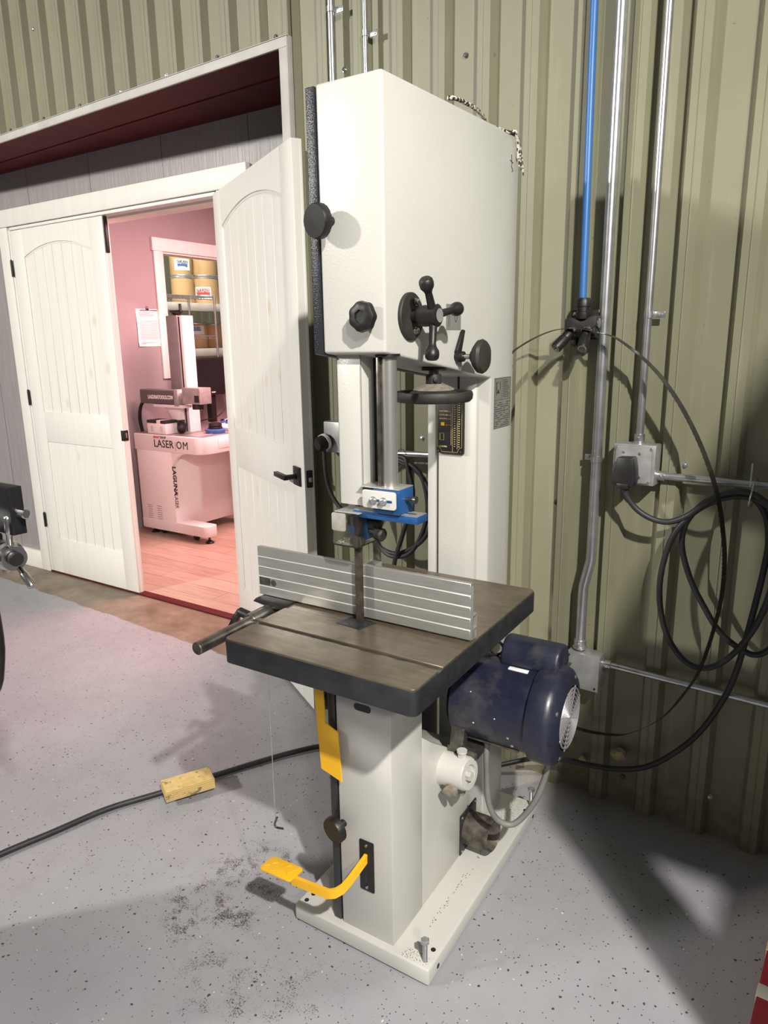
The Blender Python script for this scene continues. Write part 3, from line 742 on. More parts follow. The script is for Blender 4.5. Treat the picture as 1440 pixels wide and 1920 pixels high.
# blade
bl = MB()
bx0, bx1 = -0.226, -0.2045
bl.box(bx0, bx1, 0.0565, 0.0577, 0.70, 1.16)
z = 0.905
while z < 1.10:
    v1 = [bl.bm.verts.new(p) for p in ((bx0, 0.0568, z), (bx0-0.0028, 0.0568, z+0.001), (bx0, 0.0568, z+0.005), (bx0, 0.0575, z), (bx0-0.0028, 0.0575, z+0.001), (bx0, 0.0575, z+0.005))]
    bl.bm.faces.new(v1[:3]); bl.bm.faces.new(v1[3:][::-1]); bl.bm.faces.new((v1[0], v1[1], v1[4], v1[3])); bl.bm.faces.new((v1[1], v1[2], v1[5], v1[4])); z += 0.006
S('saw_blade', bl, 'blade', smooth=False)
# guard channel, guide post
gd = MB().box(-0.254, -0.191, 0.045, 0.049, 1.189, 1.535, 0.001).box(-0.195, -0.191, 0.045, 0.103, 1.192, 1.535, 0.001).box(-0.254, -0.250, 0.045, 0.103, 1.189, 1.535, 0.001)
S('blade_guard', gd, 'saw')
S('guard_spine', MB().box(-0.192, -0.176, 0.096, 0.104, 1.20, 1.54, 0.001), 'castside')
po = S('guide_post', MB().cyl((-0.131, 0.064, 1.225), (-0.131, 0.064, 1.56), 0.0175, seg=36).box(-0.149, -0.142, 0.046, 0.082, 1.225, 1.55, 0.001), 'postmetal')
S('post_hole', MB().cyl((-0.131, 0.06, 1.5185), (-0.131, 0.06, 1.524), 0.027, seg=24), 'black', fr)
S('rack_strip', MB().box(-0.1485, -0.1415, 0.040, 0.052, 1.23, 1.53, 0.001), 'steel', po)
# guide block
gb = S('guide_block', MB().box(-0.155, -0.088, 0.030, 0.092, 1.180, 1.237, 0.002), 'blue')
S('block_top', MB().box(-0.190, -0.088, 0.028, 0.092, 1.2365, 1.2385, 0.0008), 'castbox', gb)
S('guard_plate', MB().prism([(p[0], p[1]) for p in rrect(-0.178, -0.092, 1.193, 1.233, 0.006)], 'y', 0.021, 0.026, 0.001), 'saw', gb)
S('plate_slot', MB().box(-0.158, -0.101, 0.0202, 0.0215, 1.209, 1.2145, 0.0004), 'blue', gb)
for x in (-0.148, -0.122):
    S('socket_screw', MB().lathe([(0.0092, 0), (0.0092, 0.002), (0.0072, 0.0022), (0.0072, 0.009), (0.0045, 0.0105), (0.003, 0.0105), (0.003, 0.006), (0, 0.006)], (x, 0.021, 1.211), (0, -1, 0), 22), 'galv', gb)
S('side_screw', MB().cyl((-0.088, 0.058, 1.212), (-0.068, 0.058, 1.213), 0.005, seg=12).lathe([(0.008, 0), (0.0085, 0.009), (0.004, 0.0095)], (-0.070, 0.058, 1.213), (1, 0, 0), 20), 'steel', gb)
arm = S('guide_arm', MB().box(-0.215, -0.048, 0.038, 0.084, 1.163, 1.180, 0.0012), 'blue')
S('arm_top', MB().box(-0.214, -0.049, 0.039, 0.083, 1.1798, 1.1806), 'castbox', arm)
S('arm_slot', MB().box(-0.10, -0.063, 0.058, 0.064, 1.1803, 1.181), 'castside', arm)
ga = S('guide_assembly', MB().box(-0.234, -0.196, 0.062, 0.104, 1.104, 1.172, 0.002).box(-0.246, -0.214, 0.066, 0.09, 1.112, 1.15, 0.002), 'blue')
ac = MB()
ac.prism(rrect(-0.262, -0.191, 1.094, 1.174, 0.008), 'y', 0.022, 0.0245)
ac.box(-0.194, -0.191, 0.0245, 0.106, 1.096, 1.172)
ac.box(-0.260, -0.193, 0.0245, 0.106, 1.094, 1.097)
S('clear_cover', ac, 'acrylic', ga)
S('cover_top', MB().box(-0.258, -0.190, 0.024, 0.088, 1.1725, 1.1745, 0.0006), 'castbox', ga)
S('cover_patch', MB().prism(rrect(-0.262, -0.224, 1.130, 1.172, 0.005), 'y', 0.018, 0.0215, 0.0006), 'frost', ga)
S('guide_bearing', MB().cyl((-0.205, 0.050, 1.106), (-0.205, 0.030, 1.106), 0.0155, seg=24, bev=0.001), 'steel', ga)
S('adjust_knob', MB().lathe([(0.006, -0.02), (0.007, 0.0), (0.0145, 0.003), (0.0155, 0.02), (0.012, 0.024), (0, 0.024)], (-0.176, 0.070, 1.122), (1, -0.1, -0.12), 28, 10, 0.03), 'dusty', ga)
S('adjust_knob', MB().lathe([(0.006, -0.02), (0.007, 0.0), (0.013, 0.002), (0.013, 0.016), (0.010, 0.018), (0, 0.018)], (-0.178, 0.070, 1.146), (1, 0, -0.1), 28, 10, 0.03), 'black', ga)
S('thrust_clip', MB().box(-0.228, -0.212, 0.032, 0.046, 1.142, 1.166, 0.001), 'steel', ga)
S('side_plate', MB().box(-0.262, -0.235, 0.07, 0.08, 1.10, 1.14, 0.001), 'steel', ga)
sc_ = MB()
for k in range(70):
    x = -0.258+random.random()*0.05; y = 0.026+random.random()*0.03; z = 1.0975+random.random()*0.006*(1-(x+0.258)/0.06)
    sc_.box(x, x+0.0025, y, y+0.001, z, z+0.0014)
S('filings', sc_, 'chips', ga, kind='stuff')

# spoked handwheel on the side
fl = S('handwheel_flange', MB().lathe([(0.050, 0), (0.050, 0.006), (0.048, 0.008), (0.020, 0.009), (0.0, 0.009)], (XR, 0.118, 1.601), (1, 0, 0), 44), 'dusty')
for (y, z) in ((0.130, 1.631), (0.128, 1.571)):
    S('flange_bolt', MB().lathe([(0.008, 0), (0.008, 0.002), (0.0062, 0.002), (0.0062, 0.008), (0.003, 0.009), (0.003, 0.005), (0, 0.005)], (XR+0.008, y, z), (1, 0, 0), 18), 'galv', fl)
hw = MB().lathe([(0.014, 0.0), (0.014, 0.016), (0.021, 0.017), (0.0225, 0.030), (0.0215, 0.048), (0.0235, 0.060), (0.0175, 0.064), (0.0, 0.064)], (XR+0.008, 0.119, 1.601), (1, 0, 0), 36)
HX = XR+0.058
for (ty, tz_) in ((0.076, 1.663), (0.216, 1.617), (0.101, 1.521)):
    c0 = Vector((HX, 0.119, 1.601)); c1 = Vector((HX+0.006, ty, tz_)); d = (c1-c0); Ld = d.length
    hw.lathe([(0.0105, 0.010), (0.0085, Ld*0.35), (0.0075, Ld-0.022), (0.0095, Ld-0.016), (0.0145, Ld-0.008), (0.0155, Ld), (0.0145, Ld+0.007), (0.011, Ld+0.011), (0, Ld+0.012)], c0, d, 24)
hwo = S('handwheel', hw, 'black', fl)
S('wheel_badge', MB().lathe([(0.0145, 0), (0.0145, 0.001), (0, 0.001)], (XR+0.0722, 0.119, 1.601), (1, 0, 0), 28), 'castbox', hwo)
# tension scale label and quick release crank
lab = S('tension_label', MB().box(XR-0.0003, XR+0.0008, 0.290, 0.368, 1.574, 1.633), 'greylabel')
lb_ = MB()
lb_.tube([(XR+0.001, 0.340+0.010*math.sin(a)*0.6, 1.605+0.013*math.cos(a)) for a in [math.radians(20+k*20) for k in range(15)]], 0.0007, 5, 1)
for k in range(7): lb_.box(XR+0.0007, XR+0.0011, 0.300, 0.3025, 1.584+k*0.004, 1.586+k*0.004)
lb_.box(XR+0.0007, XR+0.0011, 0.308, 0.3088, 1.582, 1.612).box(XR+0.0007, XR+0.0011, 0.2985, 0.314, 1.612, 1.614)
S('label_print', lb_, 'ink', lab)
cr = MB().prism([(0.362, 1.575), (0.372, 1.573), (0.352, 1.520), (0.358, 1.500), (0.350, 1.496), (0.336, 1.499), (0.330, 1.527)], 'x', XR+0.004, XR+0.012, 0.0015)
cr.cyl((XR-0.002, 0.345, 1.511), (XR+0.022, 0.345, 1.511), 0.0125, seg=22, bev=0.001)
crank = S('release_crank', cr, 'black')
S('crank_stud', MB().cyl((XR+0.02, 0.345, 1.511), (XR+0.052, 0.345, 1.511), 0.0062, seg=18), 'chrome', crank)
S('crank_knob', MB().lathe([(0.010, 0), (0.015, 0.003), (0.015, 0.010), (0.030, 0.013), (0.038, 0.020), (0.040, 0.030), (0.036, 0.037), (0.022, 0.041), (0, 0.042)], (XR+0.040, 0.345, 1.511), (1, 0, 0), 60, 6, 0.02), 'dusty', crank)
# tension handwheel under the housing
WX, WY = -0.148, 0.300
tw = MB().lathe([(0.028, 0.062), (0.028, 0.050), (0.013, 0.050), (0.013, 0.0)], (WX, WY, 1.428), (0, 0, 1), 24)
tw = MB().cyl((WX, WY, 1.43), (WX, WY, 1.492), 0.0125, seg=24)
wh = S('tension_screw', tw, 'steel')
S('screw_hole', MB().prism([(WX+0.032*math.cos(a), WY+0.024*math.sin(a)) for a in [2*PI*k/24 for k in range(24)]], 'z', 1.4795, 1.486), 'black', fr)
w_ = MB().lathe([(0.018, 0.062), (0.019, 0.060), (0.019, 0.040), (0.026, 0.036), (0.074, 0.010), (0.080, 0.020), (0.086, 0.022), (0.094, 0.021), (0.0965, 0.014), (0.095, 0.003), (0.089, -0.003), (0.080, -0.002), (0.075, 0.004), (0.022, 0.026), (0.0, 0.026)], (WX, WY, 1.408), (0, 0, 1), 56)
w_.lathe([(0.006, 0), (0.006, 0.006), (0.003, 0.007), (0, 0.007)], (WX+0.012, WY-0.014, 1.458), (0.7, -0.7, 0), 12)
S('tension_wheel', w_, 'dusty', wh)
S('wheel_dust', MB().lathe([(0.024, 0.0385), (0.050, 0.0255), (0.050, 0.0235), (0.024, 0.0365)], (WX, WY, 1.409), (0, 0, 1), 40), 'tan', wh)
# black blade tension plate on the column
pl = S('data_plate', MB().box(-0.262, -0.178, 0.532, 0.5445, 1.238, 1.41, 0.003), 'black')
PY = 0.5316
g = MB()
def gl(x0, x1, z0, z1): g.box(x0, x1, PY-0.0004, PY+0.0004, z0, z1)
gl(-0.258, -0.2575, 1.257, 1.405); gl(-0.1825, -0.182, 1.257, 1.405); gl(-0.245, -0.195, 1.2425, 1.243); gl(-0.258, -0.182, 1.4045, 1.405)
gl(-0.211, -0.2105, 1.243, 1.404); gl(-0.1965, -0.196, 1.252, 1.40); gl(-0.2155, -0.215, 1.262, 1.352)
for sgn, cx in ((1, -0.258), (-1, -0.182)):
    g.tube([(cx+sgn*0.0125*math.sin(math.radians(a)), PY, 1.243+0.0135*math.cos(math.radians(a))) for a in range(0, 91, 15)], 0.0004, 4, 1)
gl(-0.252, -0.238, 1.295, 1.2955); gl(-0.252, -0.238, 1.276, 1.2765); gl(-0.252, -0.2515, 1.276, 1.295); gl(-0.2385, -0.238, 1.276, 1.295)
for k in range(7): gl(-0.2505, -0.2485, 1.278+k*0.0024, 1.279+k*0.0024)
for k in range(22): gl(-0.193, -0.1895+random.random()*0.002, 1.258+k*0.0064, 1.2600+k*0.0064); gl(-0.206, -0.2035+random.random()*0.0015, 1.259+k*0.0064, 1.2604+k*0.0064)
for k in range(3): gl(-0.227, -0.216, 1.3355+k*0.0105, 1.336+k*0.0105)
gl(-0.222, -0.2105, 1.3185, 1.319)
for kk, tx in enumerate(('BLADE TENSION', 'LIGNE DE LAME', 'BLADE WIDTH')):
    t_ = place(text_bm(tx, 0.0052, 0.0002, 0.70, 0, 0.0001), FRONT, (-0.2525, PY-0.0002, 1.3345+(2-kk)*0.0105))
    me = bpy.data.meshes.new('t'); t_.bm.to_mesh(me); t_.bm.free(); g.bm.from_mesh(me); bpy.data.meshes.remove(me)
t_ = place(text_bm('LAGUNA', 0.0062, 0.0002, 0.95, 0, 0.0001), FRONT, (-0.252, PY-0.0002, 1.256))
me = bpy.data.meshes.new('t'); t_.bm.to_mesh(me); t_.bm.free(); g.bm.from_mesh(me); bpy.data.meshes.remove(me)
S('plate_print', g, 'gold', pl)
S('yellow_square', MB().box(-0.247, -0.2365, PY-0.0005, PY+0.0004, 1.3165, 1.326), 'yellow', pl)
S('red_arrow', MB().prism([(-0.234, 1.319), (-0.229, 1.323), (-0.229, 1.3198), (-0.223, 1.3198), (-0.223, 1.3182), (-0.229, 1.3182), (-0.229, 1.315)], 'y', PY-0.0005, PY), 'inkred', pl)
for x in (-0.2555, -0.1845): S('plate_screw', MB().cyl((x, PY+0.001, 1.2445), (x, PY-0.0012, 1.2445), 0.0032, seg=12), 'steel', pl)
# grey rating sticker
st_ = S('rating_sticker', MB().box(XR-0.0003, XR+0.0006, 0.582, 0.702, 1.306, 1.447), 'greylabel')
g = MB()
def gs(y0, y1, z0, z1): g.box(XR+0.0005, XR+0.001, y0, y1, z0, z1)
for z in (1.445, 1.386, 1.3085): gs(0.586, 0.698, z-0.0006, z)
for y in (0.586, 0.6975): gs(y, y+0.0006, 1.308, 1.445)
gs(0.634, 0.6346, 1.386, 1.445)
for k in range(11):
    gs(0.642, 0.642+0.030+random.random()*0.02, 1.392+k*0.0046, 1.3932+k*0.0046)
g.tube([(XR+0.0008, 0.611+0.012*math.cos(a), 1.424+0.012*math.sin(a)) for a in [2*PI*k/20 for k in range(20)]], 0.0006, 4, 1, True)
g.prism([(0.602, 1.404), (0.606, 1.4115), (0.614, 1.4115), (0.618, 1.404)], 'x', XR+0.0005, XR+0.001)
gs(0.596, 0.60, 1.40, 1.436); gs(0.624, 0.6246, 1.40, 1.436)
for k in range(12):
    z = 1.378-k*0.0058; y = 0.590
    while y < 0.692:
        w1 = 0.004+random.random()*0.016
        if random.random() < 0.6: gs(y, min(y+w1, 0.696), z-0.0016, z)
        y += w1+0.003
S('sticker_print', g, 'ink', st_)
# small marks on the housing
S('pen_mark', MB().tube([(XR+0.0004, 0.665, 2.025), (XR+0.0004, 0.668, 2.000)], 0.0009, 5, 1).tube([(XR+0.0004, 0.655, 2.010), (XR+0.0004, 0.676, 2.006)], 0.0009, 5, 1).tube([(XR+0.0004, 0.664, 1.998), (XR+0.0004, 0.676, 1.986), (XR+0.0004, 0.668, 1.984)], 0.0009, 5, 1), 'ink', fr)

# motor
my, mz, mr = 0.42, 0.585, 0.118
mo = S('motor', MB().lathe([(0.0, 0), (mr-0.012, 0), (mr, 0.012), (mr, 0.225), (mr-0.004, 0.229), (mr-0.004, 0.260), (0, 0.260)], (-0.115, my, mz), (1, 0, 0), 64), 'motor')
sh = MB()
sh.lathe([(mr-0.002, 0.0), (mr+0.012, 0.0), (mr+0.014, 0.004), (mr+0.014, 0.045), (mr+0.009, 0.060), (mr-0.006, 0.072), (mr-0.026, 0.078), (0.087, 0.079), (0.086, 0.072), (0.0, 0.072)], (0.113, my, mz), (1, 0, 0), 64)
shr = S('fan_shroud', sh, 'motor', mo)
gx = 0.113+0.079
gr = MB()
for k, r in enumerate((0.079, 0.068, 0.057, 0.046, 0.035, 0.024, 0.012)):
    gr.tube([(gx, my+r*math.cos(a), mz+r*math.sin(a)) for a in [2*PI*q/48 for q in range(48)]], 0.0030, 6, 1, True)
for k in range(4):
    a = math.radians(20+k*45)
    gr.tube([(gx, my+0.086*math.cos(a), mz+0.086*math.sin(a)), (gx, my-0.086*math.cos(a), mz-0.086*math.sin(a))], 0.0022, 6, 1)
S('fan_grille', gr, 'midgrey', shr)
S('fan_opening', MB().lathe([(0.085, 0), (0.0, 0.0004)], (0.113+0.0726, my, mz), (1, 0, 0), 48), 'matte', shr)
for a in (60, 150, 240, 330):
    a = math.radians(a)
    S('shroud_screw', MB().lathe([(0.006, 0), (0.006, 0.003), (0.003, 0.005), (0, 0.005)], (0.113+0.071, my+0.106*math.cos(a), mz+0.106*math.sin(a)), (1, 0.3*math.cos(a), 0.3*math.sin(a)), 12), 'galv', shr)
cc = MB().prism([(0.0, 0), (-0.052, -0.006), (-0.050, 0.024), (-0.036, 0.052), (-0.014, 0.064), (0.016, 0.064), (0.038, 0.052), (0.052, 0.024), (0.054, -0.006)], 'x', -0.002, 0.158, 0.010, 4)
cc.xf(Matrix.Translation((0, my+0.035, mz+0.117)))
cap = S('capacitor_cover', cc, 'motor', mo)
S('cover_gasket', MB().box(-0.012, 0.164, my-0.016, my+0.090, mz+0.1095, mz+0.114, 0.002), 'steel', mo)
S('motor_tag', MB().box(0.03, 0.085, my-0.034, my-0.019, mz+0.110, mz+0.117, 0.002), 'paper', mo)
S('lifting_ring', MB().tube([(-0.030+0.020*math.cos(a), my+0.03, mz+0.137+0.020*math.sin(a)) for a in [2*PI*k/20 for k in range(20)]], 0.004, 8, 1, True), 'steel', mo)
S('motor_foot', MB().prism([(my-0.118, mz-0.115), (my-0.095, mz-0.012), (my-0.08, mz-0.118)], 'x', -0.10, -0.06, 0.002).box(-0.11, -0.02, my-0.11, my+0.11, mz-0.135, mz-0.112, 0.003), 'steel', mo)
S('motor_seam', MB().box(-0.10, 0.085, my-0.082, my-0.078, mz-0.0925, mz-0.0865), 'steel', mo)
for (x, a, s) in ((0.065, 200, .005), (0.072, 215, .006), (0.030, 176, .0025), (-0.03, 190, .003), (-0.045, 150, .0025)):
    a = math.radians(a); S('paint_chip', MB().sphere((x, my+mr*math.cos(a), mz+mr*math.sin(a)), s*.8, (1, .5, .9), 8), 'tan' if s > .004 else 'paper', mo)
S('motor_cord', MB().tube([(-0.02, my-0.05, mz-0.11), (-0.015, my-0.055, 0.40), (-0.005, my-0.06, 0.30), (0.02, my-0.05, 0.245), (0.06, my-0.03, 0.235), (0.10, my+0.0, 0.29), (0.125, my+0.02, 0.37), (0.135, my+0.04, 0.47)], 0.0085, 12, 6), 'greycable')
# wire running down the column behind the wheel
S('column_cable', MB().cyl((-0.20, 0.545, 1.40), (-0.20, 0.545, 1.455), 0.003, seg=8), 'black')
# sawdust on the base ledge
dd = MB()
for k in range(90):
    x = -0.085+0.075*random.random(); y = 0.60+0.14*random.random(); dd.box(x, x+.0018, y, y+.0018, 0.052, 0.0528)
for k in range(60):
    t_ = random.random(); x = -0.062+random.gauss(0, .004); y = 0.12+0.45*t_; dd.box(x, x+.002, y, y+.003, 0.052, 0.0528)
for k in range(60):
    x = -0.085+0.07*random.random(); y = 0.006+0.03*random.random(); dd.box(x, x+.0015, y, y+.0015, 0.052, 0.053)
S('loose_dust', dd, 'tan', base, kind='stuff')

# rope on top, hanging wire
P = [Vector(p) for p in ((-0.112, 0.30, 2.070), (-0.106, 0.33, 2.0745), (-0.106, 0.42, 2.078), (-0.118, 0.50, 2.079), (-0.140, 0.57, 2.082), (-0.130, 0.64, 2.082), (-0.106, 0.675, 2.074), (-0.1035, 0.69, 2.055), (-0.103, 0.695, 2.02))]
rp = MB().tube([SM @ p for p in P], 0.0048, 8, 5)
kn = SM @ Vector((-0.108, 0.672, 2.079)); rp.sphere(kn, 0.009, (1.2, 1, 0.8), 10)
for k in range(3):
    e = SM @ Vector((-0.102+0.004*k, 0.700+0.006*k, 2.0-0.01*k)); rp.tube([kn, SM @ Vector((-0.102, 0.695+0.006*k, 2.05)), e], 0.0018, 5, 3)
obj('rope', rp, 'rope', loc=tuple(kn), label='black and white speckled rope knotted over the rear corner of the saw top', cat='rope')
hk = Vector((-0.378, -0.10, 0.384))
W_ = MB().tube([SM @ Vector(p) for p in ((-0.375, -0.10, 0.842), (-0.3765, -0.10, 0.60), (-0.378, -0.10, 0.400))], 0.0010, 6, 1)
hang = thing('hook_wire', 'thin wire with a bent steel hook hanging below the saw table', 'hook', tuple(SM @ Vector((-0.375, -0.10, 0.842))))
obj('wire', W_, 'galv', hang, world=True)
W_ = MB().tube([SM @ Vector(p) for p in ((-0.372, -0.10, 0.406), (-0.380, -0.10, 0.388), (-0.381, -0.10, 0.379), (-0.375, -0.10, 0.3755), (-0.355, -0.10, 0.380))], 0.0028, 8, 3)
obj('hook', W_, 'steel', hang, world=True)

# ================================================================== WALL SERVICES
def strap(x, z, r, side, yw, y):
    m_ = MB()
    n = 12
    for k in range(n):
        a0, a1 = PI*k/n, PI*(k+1)/n
        for (ra) in ((r+0.001),):
            v_ = [m_.bm.verts.new((x+ra*math.cos(a), y-ra*math.sin(a), z+dz)) for a, dz in ((a0, -.009), (a1, -.009), (a1, .009), (a0, .009))]
            m_.bm.faces.new(v_)
            v2 = [m_.bm.verts.new((x+(ra+.0016)*math.cos(a), y-(ra+.0016)*math.sin(a), z+dz)) for a, dz in ((a0, -.009), (a1, -.009), (a1, .009), (a0, .009))]
            m_.bm.faces.new(v2[::-1])
            m_.bm.faces.new((v_[0], v_[1], v2[1], v2[0])); m_.bm.faces.new((v_[3], v_[2], v2[2], v2[3]))
    if side:
        m_.box(min(x+side*r, x+side*(r+0.030)), max(x+side*r, x+side*(r+0.030)), yw-0.004, yw-0.001, z-0.009, z+0.009, 0.0006)
        m_.box(min(x+side*r, x+side*(r+0.0016)), max(x+side*r, x+side*(r+0.0016)), y, yw-0.001, z-0.009, z+0.009)
        m_.lathe([(0.006, 0), (0.006, 0.003), (0, 0.004)], (x+side*(r+0.018), yw-0.004, z), (0, -1, 0), 10)
    return m_
def conduit(name, label, pts, r, straps=(), ends=(), group=None, seg=20, mat='galv', smooth=6):
    c_ = thing(name, label, 'conduit', pts[0], group=group)
    obj('pipe', MB().tube(pts, r, seg, smooth), mat, c_, world=True)
    for (x, z, side, y) in straps: obj('strap', strap(x, z, r, side, y, pts[0][1]), 'galv', c_, world=True)
    for (p, d) in ends:
        obj('connector', MB().lathe([(r+0.002, 0), (r+0.004, 0.001), (r+0.004, 0.022), (r+0.007, 0.023), (r+0.0075, 0.028), (r+0.006, 0.031)], p, d, 20).lathe([(0.0045, 0), (0.0045, 0.006), (0, 0.006)], Vector(p)+Vector(d)*0.012+Vector((0, -(r+0.003), 0)), (0, -1, 0), 10), 'galv', c_, world=True)
    return c_
conduit('steel_conduit', 'thick steel conduit with a bend, running down the green wall right of the blue pipe', [(-0.732, 2.140, 4.0), (-0.732, 2.140, 0.90), (-0.733, 2.140, 0.86), (-0.752, 2.141, 0.77), (-0.753, 2.141, 0.73), (-0.753, 2.141, 0.56)], 0.0158,
        [(-0.732, 1.188, -1, 2.166)], [((-0.753, 2.141, 0.585), (0, 0, -1))], smooth=1)
conduit('steel_conduit', 'thin steel conduit dropping down the green wall into the socket box', [(-0.612, 2.150, 4.0), (-0.609, 2.150, 1.77), (-0.6095, 2.148, 1.25)], 0.0108,
        [(-0.608, 1.612, 1, 2.168)], [((-0.6095, 2.148, 1.272), (0, 0, -1))], smooth=1)
conduit('steel_conduit', 'upper level steel conduit leaving the right side of the socket box', [(-0.560, 2.150, 1.152), (0.9, 2.150, 1.148)], 0.0108, [], [((-0.528, 2.150, 1.152), (-1, 0, 0))], smooth=1)
conduit('steel_conduit', 'lower steel conduit running right from the grey box near the floor', [(-0.675, 2.148, 0.517), (0.9, 2.148, 0.506)], 0.0108, [], [((-0.648, 2.148, 0.517), (-1, 0, 0))], smooth=1)
conduit('steel_conduit', 'thicker of the two steel conduits rising behind the saw top', [(-1.743, 2.150, 4.2), (-1.743, 2.150, 1.24)], 0.0125, [(-1.743, 2.655, 1, 2.168)], [], smooth=1)
conduit('steel_conduit', 'thinner of the two steel conduits rising behind the saw top', [(-1.598, 2.150, 4.2), (-1.598, 2.150, 1.16)], 0.0088, [(-1.598, 2.550, 1, 2.168)], [], smooth=1)
conduit('steel_conduit', 'level steel conduit on the wall seen through the saw throat', [(-1.70, 2.148, 1.135), (-1.12, 2.148, 1.161)], 0.0115, [], [], smooth=1)
# blue air pipe
ap = thing('air_pipe', 'bright blue air pipe running straight down the green wall', 'pipe', (-0.80, 2.125, 3.9))
obj('pipe', MB().tube([(-0.812, 2.128, 3.9), (-0.804, 2.128, 2.44), (-0.797, 2.122, 1.95), (-0.793, 2.118, 1.66)], 0.0108, 20, 6), 'airpipe', ap, world=True)
# air manifold
mf = thing('air_manifold', 'black air outlet manifold with two couplers below the blue pipe', 'air outlet', (-0.78, 2.11, 1.60))
def Mf(n, mb, mat, **k): return obj(n, mb, mat, mf, world=True, **k)
Mf('collar', MB().lathe([(0.020, 0), (0.021, 0.004), (0.021, 0.020), (0.019, 0.022), (0.019, 0.034), (0.021, 0.036), (0.021, 0.052), (0.017, 0.060), (0.0, 0.060)], (-0.788, 2.115, 1.605), (0, 0, 1), 32, 8, 0.02), 'black')
Mf('back_plate', MB().box(-0.832, -0.738, 2.135, 2.143, 1.545, 1.632, 0.003), 'black')
for (x, z) in ((-0.822, 1.621), (-0.745, 1.626), (-0.748, 1.556)):
    Mf('plate_screw', MB().lathe([(0.006, 0), (0.006, 0.003), (0.002, 0.005), (0, 0.005)], (x, 2.136, z), (0, -1, 0), 12), 'galv')
Mf('body', MB().prism([(-0.834, 1.574), (-0.834, 1.607), (-0.812, 1.610), (-0.79, 1.598), (-0.775, 1.600), (-0.758, 1.612), (-0.738, 1.614), (-0.738, 1.586), (-0.755, 1.572)], 'y', 2.088, 2.136, 0.004), 'dusty')
Mf('body_block', MB().box(-0.834, -0.742, 2.092, 2.136, 1.552, 1.585, 0.004).box(-0.795, -0.768, 2.10, 2.138, 1.530, 1.56, 0.003), 'black')
Mf('side_plug', MB().lathe([(0.014, 0), (0.014, 0.004), (0.009, 0.005), (0, 0.005)], (-0.740, 2.11, 1.592), (1, 0, 0), 22), 'chrome')
for (a, b2) in (((-0.812, 2.095, 1.572), (-0.842, 2.035, 1.517)), ((-0.767, 2.095, 1.574), (-0.757, 2.035, 1.518))):
    a, b2 = Vector(a), Vector(b2); d = (b2-a).normalized()
    nu = Mf('brass_nipple', MB().lathe([(0.013, -0.006), (0.0160, 0.0), (0.0160, 0.008), (0.013, 0.009)], a, d, 24), 'chrome')
    cp = Mf('coupler', MB().lathe([(0.013, 0.004), (0.0150, 0.010), (0.0150, 0.030), (0.0140, 0.032), (0.0140, 0.036), (0.0160, 0.038), (0.0165, 0.074), (0.0150, 0.078), (0.0100, 0.079), (0.0095, 0.070), (0.0, 0.070)], a, d, 28), 'black')
    o_ = obj('coupler_ring', MB().lathe([(0.0135, 0.0775), (0.0135, 0.0800), (0.0090, 0.0802), (0.0090, 0.0775)], a, d, 24), 'chrome', cp, world=True)
Mf('drain_knob', MB().cyl((-0.800, 2.12, 1.548), (-0.806, 2.10, 1.530), 0.008, seg=14), 'black')
# junction and socket boxes
jb = thing('junction_box', 'small dusty grey junction box low on the wall above the motor', 'junction box', (-0.727, 2.10, 0.42))
obj('box', MB().box(-0.785, -0.676, 2.110, 2.168, 0.428, 0.548, 0.003), 'castbox', jb, world=True)
obj('cover', MB().box(-0.786, -0.675, 2.1065, 2.1105, 0.427, 0.549, 0.002), 'castbox', jb, world=True)
for (x, z) in ((-0.776, 0.538), (-0.686, 0.438)): obj('cover_screw', MB().cyl((x, 2.107, z), (x, 2.1045, z), 0.0035, seg=10), 'black', jb, world=True)
sb = thing('socket_box', 'square grey metal socket box with the black plug pushed into it', 'socket box', (-0.609, 2.10, 1.13))
obj('box', MB().box(-0.672, -0.549, 2.108, 2.168, 1.125, 1.245, 0.004), 'castbox', sb, world=True)
obj('cover', MB().prism(rrect(-0.664, -0.557, 1.131, 1.239, 0.006), 'y', 2.101, 2.1085, 0.0025), 'castbox', sb, world=True)
for (x, z) in ((-0.662, 1.235), (-0.560, 1.234), (-0.562, 1.135), (-0.640, 1.222), (-0.592, 1.220), (-0.588, 1.150)):
    obj('cover_screw', MB().lathe([(0.005, 0), (0.005, 0.002), (0.002, 0.003), (0, 0.003)], (x, 2.102, z), (0, -1, 0), 12), 'galv', sb, world=True)
# power cord with coils
pc = thing('power_cord', 'heavy black power cord looped in coils on the wall beside the saw', 'power cord', (-0.62, 2.07, 1.15))
pg = MB().prism([(-0.655, 1.128), (-0.658, 1.150), (-0.650, 1.180), (-0.645, 1.211), (-0.598, 1.213), (-0.592, 1.180), (-0.589, 1.150), (-0.593, 1.128)], 'y', 2.055, 2.100, 0.005)
pg.box(-0.640, -0.606, 2.052, 2.095, 1.120, 1.136, 0.003)
plug = obj('plug', pg, 'black', pc, world=True)
Yc = 2.105
cab = [(-0.622, 2.076, 1.126), (-0.615, 2.080, 1.095), (-0.585, 2.088, 1.056), (-0.542, 2.095, 1.032), (-0.496, 2.10, 1.028), (-0.448, 2.10, 1.052), (-0.405, 2.095, 1.092), (-0.36, 2.09, 1.128), (-0.31, 2.085, 1.141), (-0.265, 2.085, 1.128), (-0.225, 2.085, 1.085), (-0.205, 2.085, 1.0), (-0.215, 2.09, 0.88), (-0.245, 2.095, 0.76), (-0.30, 2.10, 0.655), (-0.36, 2.10, 0.604), (-0.42, 2.10, 0.612), (-0.475, 2.10, 0.68), (-0.503, 2.10, 0.778), (-0.505, 2.10, 0.881), (-0.482, 2.10, 0.986), (-0.442, 2.105, 1.051), (-0.392, 2.108, 1.095), (-0.33, 2.105, 1.122), (-0.27, 2.10, 1.118)]
